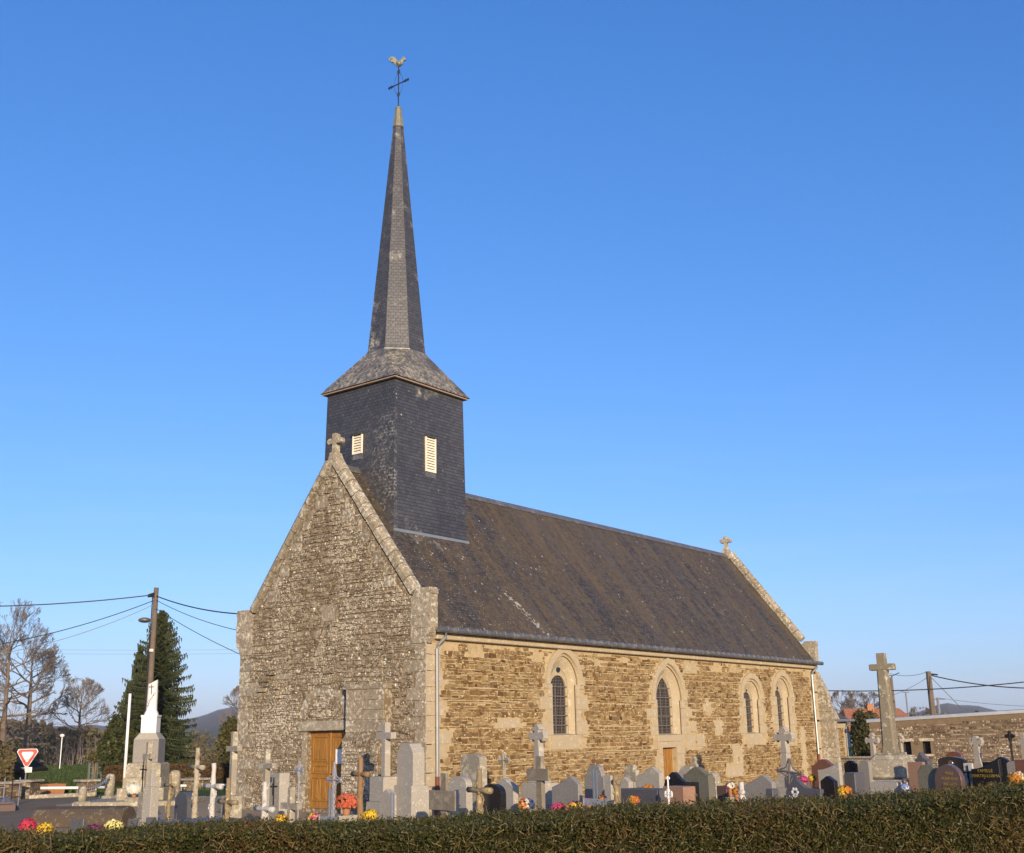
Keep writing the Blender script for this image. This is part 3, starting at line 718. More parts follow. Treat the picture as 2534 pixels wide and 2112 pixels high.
def gable_cross(x, z0, hgt, arm):
    mb = MB(); prof = [(-.30, -.42), (-.02, -.10)]
    mb.prism([(-.34, -.40), (.34, -.40), (.15, .02), (.10, .14), (-.10, .14), (-.15, .02)], -.17, .17, 0, lambda u, y, z: (x+y, YM+u, z0+z))
    zt = hgt; za = hgt*.68; r = .085
    P = [(-.09, .12), (.09, .12), (.075, za-r), (arm-.06, za-r*1.15), (arm, za-r*.6), (arm, za+r*.6), (arm-.06, za+r*1.15), (.075, za+r), (.09, zt-.04), (.06, zt), (-.06, zt), (-.09, zt-.04), (-.075, za+r), (-arm+.06, za+r*1.15), (-arm, za+r*.6), (-arm, za-r*.6), (-arm+.06, za-r*1.15), (-.075, za-r)]
    mb.prism(P, -.10, .10, 0, lambda u, y, z: (x+y, YM+u, z0+z))
    obj('gable_cross', mb, M_['coping'], church, bevel=.02)
gable_cross(.18, 10.72, .78, .30); gable_cross(XE-.18, 10.68, .76, .30)
# gutter, cornice, downspouts
mb = MB(); mb.box(.30, XE-.1, YS-.17, YS+.05, 4.77, 4.96); obj('cornice', mb, M_['ashlar'], church, bevel=.02)
mb = MB(); mb.tube([(.15, YS-.33, 5.02), (XE+.12, YS-.33, 5.02)], .085, 10); 
for i in range(60): mb.box(.5+i*.44, .515+i*.44, YS-.42, YS-.24, 5.0, 5.115, 1)
obj('gutter', mb, [M_['zinc_d'], M_['zinc']], church)
def downspout(x, m):
    mb = MB(); mb.tube([(x+.12, YS-.33, 4.98), (x+.11, YS-.32, 4.82), (x+.02, YS-.14, 4.62), (x, YS-.09, 4.5), (x+.01, YS-.09, 1.0)], .05, 10, 0)
    for z in (3.6, 2.35): mb.tube([(x-.06, YS-.09, z), (x+.08, YS-.09, z)], .02, 6)
    d = obj('downspout', mb, M_[m], church); q = MB(); q.tube([(x+.01, YS-.09, 1.02), (x+.01, YS-.09, .02)], .062, 10); obj('pipe_foot', q, M_['redpipe'], d)
downspout(.37, 'zinc'); downspout(26.30, 'zinc')
# bell tower
TX = 2.922
def ring(z, hx, hy): return [(TX-hx, YM-hy, z), (TX+hx, YM-hy, z), (TX+hx, YM+hy, z), (TX-hx, YM+hy, z)]
mb = MB(); vs = ring(6.8, 1.80, 1.66)+ring(8.8, 1.765, 1.62)+ring(13.30, 1.70, 1.56)
mb.add(vs, [(i+4*k, (i+1) % 4+4*k, (i+1) % 4+4*k+4, i+4*k+4) for k in (0, 1) for i in range(4)])
tw = obj('bell_tower', mb, M_['slate_t'], church, uv=True)
mb = MB(); mb.box(TX-1.83, TX+1.83, YM-1.69, YM+1.69, 13.30, 13.355)
obj('eaves_board', mb, M_['eave'], tw)
def louvre(axis, a0, a1, z0, z1):
    hy = 1.62-(.06)*(((z0+z1)/2-8.8)/4.5); hx = 1.765-.065*(((z0+z1)/2-8.8)/4.5)
    fn = (lambda u, o, z: (u, YM-hy-o, z)) if axis == 's' else (lambda u, o, z: (TX-hx-o, -u, z))
    mb = MB(); t_ = .035; ZS = lambda z: 0
    for a, b_, c, d in ((a0-t_, a0, z0, z1), (a1, a1+t_, z0, z1), (a0-t_, a1+t_, z0-t_, z0)): block(mb, a, b_, c, d, .06, fn, 0, -.12, 0)
    block(mb, a0-t_-.02, a1+t_+.02, z1, z1+.05, .12, fn, 1, -.1, 0); block(mb, a0-t_, a1+t_, z0-.22, z0-t_, .03, fn, 2, -.1, 0)  # added dark slate top board stands in for the shadow of a recess
    w_ = obj('louvre_window', mb, [M_['louvre'], M_['slate_t'], M_['zinc_d']], tw, uv=True)
    q = MB(); n = max(6, int((z1-z0)/.085)); h = (z1-z0)/n
    for i in range(n):
        za = z0+i*h; vs = [fn(a0, .05, za+.008), fn(a1, .05, za+.008), fn(a1, .005, za+h*.86), fn(a0, .005, za+h*.86)]; vs += [(x, y, z-.014) for x, y, z in vs]
        q.add(vs, [(0, 1, 2, 3), (4, 7, 6, 5), (0, 4, 5, 1)])
    obj('slat', q, M_['louvre'], w_)
louvre('w', -4.08, -3.72, 11.05, 11.66); louvre('s', 2.68, 3.10, 10.48, 11.62)
mb = MB(); zb_ = roofz(YM-1.64)
mb.box(TX-1.85, TX+1.80, YM-1.72, YM-1.60, zb_-.16, zb_-.02); 
obj('flashing', mb, M_['zinc'], tw)
mb = MB(); V = ring(13.357, 1.88, 1.74); oct_ = [(TX+1.06*math.cos(RAD(22.5+45*i)), YM+1.06*math.sin(RAD(22.5+45*i)), 14.78) for i in range(8)]
V += oct_        # oct i=0 at 22.5deg (E, slightly N)
F = [(0, 1, 4+6, 4+5), (1, 2, 4+0, 4+7), (2, 3, 4+2, 4+1), (3, 0, 4+4, 4+3), (0, 4+5, 4+4), (1, 4+7, 4+6), (2, 4+1, 4+0), (3, 4+3, 4+2)]
mb.add(V, F); obj('skirt_roof', mb, M_['slate_k'], tw, uv=True)
def octring(r, z): return [(TX+r*math.cos(RAD(22.5+45*i)), YM+r*math.sin(RAD(22.5+45*i)), z) for i in range(8)]
def octloft(mb, rings):
    vs = [v for r in rings for v in r]; mb.add(vs, [(8*k+i, 8*k+(i+1) % 8, 8*k+8+(i+1) % 8, 8*k+8+i) for k in range(len(rings)-1) for i in range(8)])
mb = MB(); octloft(mb, [octring(1.075, 14.74), octring(1.05, 14.90), octring(.195, 23.64)]); sp = obj('spire', mb, M_['slate_s'], church, uv=True)
mb = MB(); octloft(mb, [octring(1.10, 14.72), octring(1.10, 14.77), octring(1.05, 14.79)]); obj('flashing', mb, M_['zinc_d'], sp)
mb = MB(); octloft(mb, [octring(.215, 23.60), octring(.125, 24.34), octring(.135, 24.36), octring(.12, 24.43), octring(.02, 24.46)]); obj('spire_cap', mb, M_['capmetal'], sp)
mb = MB(); mb.tube([(TX, YM, 24.4), (TX, YM, 26.16)], .022, 6); mb.tube([(TX, YM-.52, 25.42), (TX, YM+.52, 25.42)], .020, 6)
for (y, z) in ((0, 24.98), (0, 25.92), (-.42, 25.42), (.42, 25.42)):
    for dy, dz in ((.05, .04), (-.05, .04), (.05, -.04), (-.05, -.04)): mb.blob((TX, YM+y+dy, z+dz), .028, .028, .028, seg=6, ring=4)
for sy in (-1, 1):
    for sz in (-1, 1):
        pts = []
        for i in range(11):
            q = i/10; pts.append((TX, YM+sy*(.06+.30*q+.03*math.sin(q*math.pi*2)), 25.42+sz*(.06+.36*(1-q)+.03*math.sin(q*math.pi*2))-sz*.14*math.sin(q*math.pi)))
        mb.tube(pts, .008, 4)
obj('iron_cross', mb, M_['iron'], sp)
# weathercock: head towards camera right, body swelling
ck = [(-.01, .0), (.07, .03), (.14, .10), (.17, .19), (.20, .26), (.27, .25), (.25, .30), (.23, .36), (.18, .40), (.13, .37), (.11, .30), (.07, .24), (0, .22), (-.07, .26), (-.12, .34), (-.20, .40), (-.29, .40), (-.36, .33), (-.35, .24), (-.29, .21), (-.27, .15), (-.22, .19), (-.17, .13), (-.10, .04)]
RH = Vector((Rv.x, Rv.y, 0)).normalized(); NH = Vector((-RH.y, RH.x, 0))
mb = MB(); nck = len(ck)
def ckp(u, y, z, k=1): p = Vector((TX, YM, 26.15))+RH*u*1.0+NH*y; return (p.x, p.y, p.z+z)
mb.prism(ck, -.035, .035, 0, ckp); mb.blob(ckp(.01, 0, .12), .13, .11, .11, amp=0); mb.blob(ckp(.18, 0, .33), .06, .06, .06, amp=0); mb.blob(ckp(-.26, 0, .31), .08, .06, .07, amp=0)
obj('weathercock', mb, M_['cock'], sp, smooth=False)
# sacristy
mb = MB(); SX0, SX1, SY0, SY1, SH = 26.95, 31.55, .5, 7.2, 2.45
mb.box(SX0, SX1, SY0, SY1, 0, SH)
rubble(mb, SX0+.3, SX1-.35, .02, SH-.35, lambda u, o, z: (u, SY0-o, z), (.07, .16), (.15, .5), .022, .026, None, 1)
for i, z in enumerate((0, .42, .85, 1.25, 1.65, 2.05)): block(mb, SX1-(.3, .55)[i % 2], SX1+.005, z+.008, z+.40, .02, lambda u, o, z: (u, SY0-o, z), 2)
block(mb, SX0, SX1+.02, SH-.32, SH, .03, lambda u, o, z: (u, SY0-o, z), 2)
obj('sacristy_wall', mb, [M_['mortar_s'], M_['stone_s'], M_['ashlar']], church)
mb = MB(); a, b_, e, f = SX1+.25, SY0-.25, SY1+.25, SH+.02
mb.add([(SX0, b_, f), (a, b_, f), (a, e, f), (SX0, e, f), (SX0, 2.6, 4.75), (SX0, 5.1, 4.75)], [(0, 1, 4), (1, 2, 5, 4), (2, 3, 5), (3, 2, 1, 0)])
sr = obj('sacristy_roof', mb, M_['slate_r'], church, uv=True)
mb = MB(); mb.tube([(SX0+.5, b_-.06, f), (a+.1, b_-.06, f)], .06, 8); mb.tube([(a-.35, b_-.05, f-.03), (a-.38, SY0-.07, f-.3), (a-.38, SY0-.07, .05)], .045, 8); obj('gutter', mb, M_['zinc'], sr)

# ------------------------------------------------------------------ graves
hz = lambda px, py, d: at(px, py, d).z
def profile(kind, w, h):
    a = w/2; L = []
    def arc(n, f): return [f(i/n) for i in range(n+1)]
    if kind == 'flat': top = [(a, h), (-a, h)]
    elif kind == 'point': top = [(a, h-.14*w-.06), (0, h), (-a, h-.14*w-.06)]
    elif kind == 'steep': top = [(a, h-.55*w), (a*.55, h-.42*w), (0, h), (-a*.55, h-.42*w), (-a, h-.55*w)]
    elif kind == 'round': top = arc(12, lambda q: (a*math.cos(q*math.pi), h-a*.55+a*.55*math.sin(q*math.pi)))
    elif kind == 'arch': top = arc(14, lambda q: (a*math.cos(q*math.pi), h-a+a*math.sin(q*math.pi)))
    elif kind == 'lowarch': top = arc(12, lambda q: (a*math.cos(q*math.pi), h-.12+.12*math.sin(q*math.pi)))
    elif kind == 'asym': top = [(a, h-.18*w), (a*.45, h), (a*.3, h-.01), (-a*.3, h-.16*w), (-a, h-.26*w)]
    elif kind == 'rise': top = [(a, h)]+arc(8, lambda q: (a-2*a*q, h-.30*w*math.sin(q*math.pi/2)))[1:]
    elif kind == 'wave': top = arc(18, lambda q: (a-2*a*q, h-.20*w+.20*w*math.exp(-((q-.70)/.19)**2)-(.10*w if q > .97 else 0)))
    elif kind == 'wave2': top = arc(18, lambda q: (a-2*a*q, h-.18*w+.18*w*math.exp(-((q-.30)/.24)**2)))
    elif kind == 'shoulder': top = [(a, h-.42*w), (a*.78, h-.36*w), (a*.70, h-.22*w)]+arc(8, lambda q: (a*.62*math.cos(q*math.pi), h-.16*w+.16*w*math.sin(q*math.pi)))+[(-a*.70, h-.22*w), (-a*.78, h-.36*w), (-a, h-.42*w)]
    elif kind == 'hump': top = arc(16, lambda q: (a-2*a*q, h-.22*w+.22*w*math.sin(q*math.pi)**2))
    elif kind == 'chamfer': top = [(a, h-.3*w), (a*.55, h), (-a*.55, h), (-a, h-.3*w)]
    return [(-a, 0), (a, 0)]+top
def text_part(txt, size, mat, parent, loc, rz=0, name='inscription', align='CENTER'):
    cu = bpy.data.curves.new(name, 'FONT'); cu.body = txt; cu.size = size; cu.extrude = .003; cu.align_x = align
    o = bpy.data.objects.new('tmp', cu); C.objects.link(o)
    dg = bpy.context.evaluated_depsgraph_get(); me = bpy.data.meshes.new_from_object(o.evaluated_get(dg))
    bpy.data.objects.remove(o); me.materials.clear(); me.materials.append(mat)
    t = bpy.data.objects.new(name, me); C.objects.link(t); t.parent = parent; t.location = loc; t.rotation_euler = (math.pi/2, 0, rz); return t
GH = 'headstones in the churchyard'; GC = 'grave crosses in the churchyard'; GF = 'flowers on the graves'
def stele(px, py, d, wpx, kind, mat, label, th=.12, A=285, plinth=.12, slab=True, lean=0, name='headstone'):
    P = at(px, py, d); h = P.z; w_ = rw(wpx, d, px, A)
    t = thing(name, label, 'headstone', (P.x, P.y, 0), yaw_for(A), GH)
    mb = MB(); mb.prism(profile(kind, w_, h-plinth), -th/2, th/2); mb.v = [(x, y, z+plinth) for x, y, z in mb.v]
    s = obj('slab', mb, M_[mat], t, bevel=.012)
    mb = MB(); mb.box(-w_/2-.06, w_/2+.06, -th/2-.07, th/2+.07, 0, plinth); obj('plinth', mb, M_[mat], t, bevel=.01)
    t.rotation_euler.x = lean; t.rotation_euler.y = random.uniform(-.018, .018)
    return t, w_, h
def box_tomb(px, py, d, wpx, mat, label, dep=.5, A=285, cat='tomb', name='tomb_block'):
    P = at(px, py, d); w_ = rw(wpx, d, px, A)
    mb = MB(); mb.box(-w_/2, w_/2, -dep/2, dep/2, 0, P.z)
    o = obj(name, mb, M_[mat], None, (P.x, P.y, 0), yaw_for(A), bevel=.015); return tag(o, label, cat)
def cross_prof(H, arm, sh, za, ft=1.0):
    s = sh/2; r = s*.95
    return [(-s*ft, 0), (s*ft, 0), (s, za-r), (arm, za-r), (arm, za+r), (s, za+r), (s, H), (-s, H), (-s, za+r), (-arm, za+r), (-arm, za-r), (-s, za-r)]
def fancy_cross_prof(H, arm, sh, za):
    s = sh/2; r = s*.9; f = s*1.35; g_ = s*.5
    return [(-s*1.15, 0), (s*1.15, 0), (s*.85, za-r), (arm-g_*2, za-r), (arm-g_*2, za-f), (arm-g_, za-f), (arm, za-r*.5), (arm, za+r*.5), (arm-g_, za+f), (arm-g_*2, za+f), (arm-g_*2, za+r), (s*.85, za+r), (s*.85, H-g_*3), (f, H-g_*3), (f, H-g_*2), (s*.5, H), (-s*.5, H), (-f, H-g_*2), (-f, H-g_*3), (-s*.85, H-g_*3), (-s*.85, za+r), (-arm+g_*2, za+r), (-arm+g_*2, za+f), (-arm+g_, za+f), (-arm, za+r*.5), (-arm, za-r*.5), (-arm+g_, za-f), (-arm+g_*2, za-f), (-arm+g_*2, za-r), (-s*.85, za-r)]
def stone_cross(px, py, d, armpx, mat, label, sh=.16, th=.14, base=(), za=.72, A=285, fancy=False, flare=0, lean=0):
    """base: list of (z_top, half width) tiers, wide to narrow; flare: curved foot"""
    P = at(px, py, d); H = P.z; arm = rw(armpx, d, px, A)/2; zarm = hz(px, za, d) if za > 2 else 0
    t = thing('grave_cross', label, 'cross', (P.x, P.y, 0), yaw_for(A), GC)
    z = 0
    for k, (zt, hw) in enumerate(base):
        mb = MB(); mb.box(-hw, hw, -hw*.8, hw*.8, z, zt-.0, top=.96); obj('pedestal', mb, M_[mat], t, bevel=.015); z = zt
    if flare:
        n = 7; pts = []
        hw0 = flare[1]; z1 = flare[0]
        R_ = [(sh/2+(hw0-sh/2)*(1-q)**2.2, z+(z1-z)*q) for q in [i/n for i in range(n+1)]]
        pr = [(-u, zz) for u, zz in reversed(R_)]+[]
        pr = [(-R_[0][0], z)]+[(R_[0][0], z)]+[(u, zz) for u, zz in R_[1:]]+[(-u, zz) for u, zz in reversed(R_[1:])]
        mb = MB(); mb.prism(pr, -th*.55, th*.55); obj('pedestal', mb, M_[mat], t, bevel=.01); z = z1
    hc = H-z; za = (zarm-z)/hc if zarm else za; mb = MB(); f = fancy_cross_prof if fancy else cross_prof
    mb.prism(f(hc, arm, sh, hc*za), -th/2, th/2); mb.v = [(x, y, zz+z) for x, y, zz in mb.v]
    obj('cross', mb, M_[mat], t, bevel=.012); t.rotation_euler.x = lean
    return t
def rustic_cross(px, py, d, armpx, mat, label, r=.055, za=.62, A=285, lean=(0, 0), ivy=False, seed=0):
    P = at(px, py, d); H = P.z; za = hz(px, za, d)/H if za > 2 else za; arm = rw(armpx, d, px, A)/2; rnd = random.Random(seed)
    t = thing('grave_cross', label, 'cross', (P.x, P.y, 0), yaw_for(A), GC)
    t.rotation_euler.x, t.rotation_euler.y = lean
    mb = MB(); n = 12
    mb.tube([(rnd.uniform(-.008, .008), rnd.uniform(-.008, .008), H*i/n) for i in range(n+1)], [r*(1.35-.4*i/n)*rnd.uniform(.9, 1.12) for i in range(n+1)], 9)
    for _ in range(7): mb.blob((rnd.uniform(-r, r), rnd.uniform(-r, r), rnd.uniform(.1, H*.9)), r*.55, r*.55, r*.7, amp=.2, seed=_, seg=7, ring=4)
    obj('shaft', mb, M_[mat], t, smooth=True)
    mb = MB(); mb.tube([(arm*k, 0, H*za+rnd.uniform(-.006, .006)) for k in (-1, -.5, 0, .5, 1)], [r*rnd.uniform(.9, 1.15) for _ in range(5)], 9)
    obj('arm', mb, M_[mat], t, smooth=True)
    mb = MB()
    for _ in range(9): mb.blob((rnd.uniform(-.16, .16), rnd.uniform(-.12, .12), rnd.uniform(.02, .2)), .10, .10, .09, amp=.25, seed=_+seed, seg=8, ring=5)
    for i in range(16):
        q = i/15; mb.blob((.075*math.cos(q*9), .075*math.sin(q*9), .2+q*(H*za-.2)), .022, .022, .04, seg=5, ring=4)
    obj('rockwork', mb, M_[mat], t)
    return t
def plank_cross(px, py, d, armpx, mat, label, wsh=.11, th=.05, za=.62, harm=.16, A=285, lean=0):
    P = at(px, py, d); H = P.z; za = hz(px, za, d)/H if za > 2 else za; arm = rw(armpx, d, px, A)/2
    t = thing('grave_cross', label, 'cross', (P.x, P.y, 0), yaw_for(A), GC); t.rotation_euler.y = lean
    mb = MB(); mb.box(-wsh/2, wsh/2, -th/2, th/2, 0, H); obj('upright', mb, M_[mat], t, bevel=.006)
    mb = MB(); mb.box(-arm, arm, -th/2-.035, -th/2-.002, H*za-harm/2, H*za+harm/2); obj('arm', mb, M_[mat], t, bevel=.006)
    return t
def metal_cross(px, py, d, barpx, label, zb, A=285):
    P = at(px, py, d); H = P.z; w_ = rw(barpx, d, px, A)/2
    t = thing('grave_cross', label, 'cross', (P.x, P.y, 0), yaw_for(A), GC)
    for s in (-1, 1):
        mb = MB(); mb.box(s*.045-.014, s*.045+.014, -.014, .014, 0, H-(.0 if s < 0 else .02)); obj('upright', mb, M_['alu'], t)
    mb = MB(); mb.box(-w_, w_, -.035, -.016, zb-.06, zb+.06); obj('name_plate', mb, M_['silver'], t)
    for s in (-1, 1):
        mb = MB(); mb.box(s*w_-.012, s*w_+.012, -.045, -.01, zb-.085, zb+.085); obj('plate_end', mb, M_['alu'], t)
    return t
def iron_cross(px, py, d, armpx, mat, label, za=.7, A=285, r=.018, rich=1, lean=(0, 0)):
    P = at(px, py, d); H = P.z; za = hz(px, za, d)/H if za > 2 else za; arm = rw(armpx, d, px, A)/2
    t = thing('grave_cross', label, 'cross', (P.x, P.y, 0), yaw_for(A), GC); t.rotation_euler.x, t.rotation_euler.y = lean
    mb = MB(); z = H*za
    mb.tube([(0, 0, 0), (0, 0, H)], r, 6); mb.tube([(-arm, 0, z), (arm, 0, z)], r, 6); obj('bars', mb, M_[mat], t)
    mb = MB()
    for s in (-1, 1):
        for v in (-1, 1):
            pts = [(s*(.03+arm*.7*q), 0, z+v*(.03+arm*.7*(1-q))) for q in [i/8 for i in range(9)]]
            pts = [(u*(1-.35*math.sin(math.pi*i/8)), 0, z+(zz-z)*(1-.35*math.sin(math.pi*i/8))) for i, (u, _, zz) in enumerate(pts)]
            mb.tube(pts, r*.6, 5)
            if rich: mb.blob((s*arm*.93, 0, z+v*.035), .03, .015, .03, seg=6, ring=4)
    for s in (-1, 1):
        mb.blob((s*.035, 0, H-.04), .03, .015, .03, seg=6, ring=4); mb.blob((s*arm, 0, z), .028, .016, .035, seg=6, ring=4)
    if rich > 1:
        for i in range(6):
            q = i/5; mb.tube([(.10*math.sin(k*.9+q*3), 0, .25+(z-.3)*q*.9+k*.03) for k in range(7)], r*.55, 5)
    obj('scrollwork', mb, M_[mat], t)
    return t
def leaves_in(mb, n, c, rx, ry, rz, s, rnd, shell=.55, mi=0, up=0, flat=1.0):
    for _ in range(n):
        while True:
            v = Vector((rnd.uniform(-1, 1), rnd.uniform(-1, 1), rnd.uniform(-1 if not up else -.1, 1)))
            if shell < v.length < 1: break
        p = Vector((c[0]+v.x*rx, c[1]+v.y*ry, c[2]+v.z*rz))
        a = Vector((rnd.gauss(0, 1), rnd.gauss(0, 1), rnd.gauss(0, 1)*flat)).normalized(); b_ = a.cross(Vector((rnd.gauss(0, 1), rnd.gauss(0, 1), rnd.gauss(0, 1)))).normalized()
        k = s*rnd.uniform(.6, 1.4); mb.add([p-a*k, p-b_*k*.45, p+a*k, p+b_*k*.45], [(0, 1, 2, 3)], mi)
def flowers(px, py, d, wpx, cols, label, seed=0, hk=.75, big=.028, name='chrysanthemum'):
    rnd = random.Random(seed); P = at(px, py, d); r = wpx*d/F_PX/2; hd = r*hk*1.1; z0 = max(.10, P.z-hd)
    t = thing(name, label, 'flowers', (P.x, P.y, 0), rnd.uniform(0, 6), GF)
    ph = min(z0, .24); z0b = z0; mb = MB(); pr = max(.07, r*.5)
    mb.lathe([(pr*.6, z0-ph), (pr*.8, z0-.09), (pr*.86, z0-.09), (pr*.86, z0-.05), (pr*.7, z0-.05)], 14); obj('pot', mb, M_['terracotta'], t)
    if z0-ph > .03:
        mb = MB(); mb.box(-r*.9, r*.9, -r*.9, r*.9, 0, z0-ph-.002); obj('stand', mb, M_['granite_o'], t, bevel=.01)
    mb = MB(); leaves_in(mb, 260, (0, 0, z0), r*.93, r*.93, hd*.9, .035, rnd, .3, up=1); obj('foliage', mb, M_['stem_leaf'], t)
    per = max(50, int(r*r*9000/len(cols)))
    for ci, cm in enumerate(cols):
        mb = MB()
        for _ in range(min(per, 900)):
            q = rnd.uniform(0, 2*math.pi); e = rnd.uniform(-.5, 1)
            if len(cols) > 1: q = (q/len(cols)+ci*2*math.pi/len(cols)+rnd.gauss(0, .3)) if rnd.random() < .75 else q
            v = Vector((math.cos(q)*math.sqrt(1-e*e), math.sin(q)*math.sqrt(1-e*e), e)); k = rnd.uniform(.9, 1.05)
            c = Vector((v.x*r*k, v.y*r*k, z0+v.z*hd*k)); nrm = (v+Vector((rnd.gauss(0, .3), rnd.gauss(0, .3), rnd.gauss(0, .3)))).normalized()
            a = nrm.cross(Vector((.3, .2, 1))).normalized(); b_ = nrm.cross(a); s = big*rnd.uniform(.7, 1.25)
            vs = [c+nrm*s*.35]+[c+(a*math.cos(i*math.pi/3)+b_*math.sin(i*math.pi/3))*s for i in range(6)]
            mb.add(vs, [(0, i+1, (i+1) % 6+1) for i in range(6)])
        o = obj('blossoms', mb, M_[cm], t); o['kind'] = 'stuff'
    return t
def crucifix(parent, x, y, z, h, mat):
    mb = MB(); mb.box(-.012, .012, -.02, 0, 0, h); mb.box(-h*.28, h*.28, -.02, 0, h*.66, h*.66+.025)
    mb.blob((0, -.03, h*.55), .02, .015, h*.2, seg=6, ring=5); mb.blob((0, -.03, h*.78), .018, .018, .022, seg=6, ring=4)
    return obj('crucifix', mb, M_[mat], parent, (x, y, z))

# --- group in front of the west gable
stone_cross(581, 1811, 27, 28, 'granite_o', 'tall stone cross with yellow lichen standing at the left corner of the church', .13, .13, [(.30, .30), (.85, .22)], 1853)
stone_cross(662, 1854, 26, 37, 'granite_o', 'stone cross with wide square arms in front of the gable wall, left of the door', .12, .12, [(.35, .22)], 1895)
t, w_, h = stele(693, 1913, 27, 25, 'flat', 'granite_l', 'pale granite box headstone bearing a black metal crucifix', .26); crucifix(t, 0, -.132, h-.72, .62, 'iron')
rustic_cross(656, 1935, 23.5, 44, 'concrete_w', 'whitewashed tree-trunk cross before the granite stone with the black crucifix', .05, 2001, seed=3)
stone_cross(722, 1948, 24, 41, 'granite_o', 'short plain grey stone cross left of the church door', .13, .12, [], 1995)
iron_cross(741, 1885, 28, 20, 'silver', 'thin grey iron cross with a small name plate left of the oak door', 1907, r=.022)
iron_cross(828, 1886, 27, 34, 'silver', 'grey openwork iron cross with a broad leafy centre in front of the oak door', 1930, r=.03, rich=2)
metal_cross(818, 1950, 22, 45, 'twin-bar metal grave cross with name plate in front of the church door', .60)
rustic_cross(893, 1875, 25, 39, 'brownwood', 'brown log cross standing in front of the buttress by the door', .055, 1916, seed=5)
t = stone_cross(956, 1788, 29, 37, 'granite_l', 'white granite cross on a tall two-tier pedestal by the church corner', .17, .16, [(.55, .42), (1.15, .34)], 1821)
t, w_, h = stele(1016, 1840, 28.5, 40, 'chamfer', 'granite_l', 'tall pale granite obelisk stele on a broad stepped base by the downspout', .34, plinth=.2)
mb = MB(); mb.box(-w_/2-.10, w_/2+.10, -.27, .27, .2, .95, top=.93); obj('pedestal', mb, M_['granite_l'], t, bevel=.015)
stele(962, 1953, 24.5, 28, 'point', 'granite_l', 'small pointed pale stele in front of the white granite cross', .14)
metal_cross(971, 1961, 21.5, 46, 'twin-bar metal grave cross with name plate beside a small pointed stele', .55)
plank_cross(1100, 1914, 22, 64, 'plank', 'weathered thick plank cross with yellow lichen on its top', .19, .07, 1980, .36)
stele(1140, 1921, 24, 44, 'round', 'granite_l', 'light rounded granite headstone just right of the plank cross', .16)
stele(1172, 1866, 28, 47, 'lowarch', 'granite_o', 'thick weathered grey stele with streaks behind the rounded light headstone', .22)
rustic_cross(1186, 1903, 22, 56, 'concrete_y', 'yellow lichened log cross in front of the thick weathered stele', .055, 1955, seed=8)
stele(1222, 1940, 23.5, 48, 'round', 'granite_k', 'dark polished headstone with curved top leaning beside the yellow log cross', .14)
stele(1252, 1926, 25.5, 50, 'hump', 'granite_l', 'light granite headstone with pointed hump behind the dark curved headstone', .16)
iron_cross(1247, 1865, 28, 26, 'granite_o', 'dark stubby lichened cross against the yellow rubble wall', 1881, r=.045, rich=1)
t = stone_cross(1332, 1792, 28.5, 37, 'granite_l', 'tall white granite cross with flared foot beneath the first church window', .19, .16, [(.42, .42), (.95, .38)], 1822, fancy=True, flare=(1.55, .36))
plank_cross(1336, 1872, 24, 53, 'plank', 'weathered post cross with square arms in front of the white granite cross', .18, .10, 1917, .24)
stele(1402, 1921, 26.5, 66, 'asym', 'granite_g', 'wide grey granite headstone with slanting top right of the post cross', .13)
stele(1473, 1892, 27.5, 48, 'shoulder', 'granite_g', 'shouldered grey stele behind the twin-bar metal cross', .14)
metal_cross(1471, 1904, 21.5, 54, 'twin-bar metal grave cross in front of the shouldered grey stele', .86)
stele(1508, 1919, 26, 16, 'flat', 'granite_l', 'narrow light upright slab between the shouldered stele and lichened cross', .14)
rustic_cross(1524, 1918, 24, 17, 'concrete_y', 'yellowish lichened stump cross between two narrow light slabs', .06, 1936, seed=11)
stele(1547, 1923, 26, 26, 'point', 'granite_l', 'narrow pointed light slab right of the yellowish stump cross', .14)
stone_cross(1562, 1893, 31, 30, 'granite_o', 'round-headed weathered stone cross low against the church wall', .30, .14, [(.4, .3)], .68)
stele(1606, 1898, 29, 60, 'asym', 'granite_l', 'light granite headstone rising to the right beside the narrow side door', .14)
box_tomb(1604, 1952, 24, 92, 'granite_b', 'low blue-grey granite tomb slab behind the hedge', .55)
box_tomb(1680, 1946, 23.5, 52, 'granite_p', 'pink granite tomb block with squared end behind the hedge', .35)
t, w_, h = stele(1683, 1911, 26, 78, 'wave', 'granite_k', 'black polished headstone with wave-shaped top and gold lettering', .12)
text_part('Regrets Eternels', .13, M_['gold'], t, (.12, -.068, h-.50)); text_part('1921   1987', .07, M_['gold'], t, (.12, -.068, h-.62))
iron_cross(1652, 1921, 23, 16, 'white', 'small white and gilt ornamental cross before the black wave headstone', .72, r=.016)
stele(1700, 1897, 30, 38, 'chamfer', 'granite_l', 'light chamfered headstone half hidden behind the mossy granite stone', .14)
stele(1725, 1898, 27.5, 62, 'hump', 'granite_m', 'mossy dark green granite headstone taller than the black wave stone', .16)
stone_cross(1718, 1875, 33, 13, 'granite_o', 'small grey cross with knobbed arms seen above the mossy headstone', .11, .10, [(.5, .16)], .72, fancy=True)
stele(1763, 1912, 29.5, 27, 'chamfer', 'granite_o', 'dark tapering old stone right of the mossy granite headstone', .2)
stele(1789, 1945, 28, 24, 'flat', 'granite_n', 'small flat brownish plaque stone among white and orange flowers', .1)
rustic_cross(1833, 1936, 24, 12, 'concrete_w', 'slim whitewashed log cross left of the large grey headstone', .05, .8, seed=13)
stele(1876, 1918, 26.5, 74, 'asym', 'granite_g', 'large plain grey granite headstone with slanting top below the paired windows', .14)
stone_cross(1939, 1799, 33, 46, 'granite_l', 'tall white granite cross with bell-shaped foot below the paired church windows', .20, .18, [(.5, .5)], 1825, fancy=True, flare=(1.45, .48))
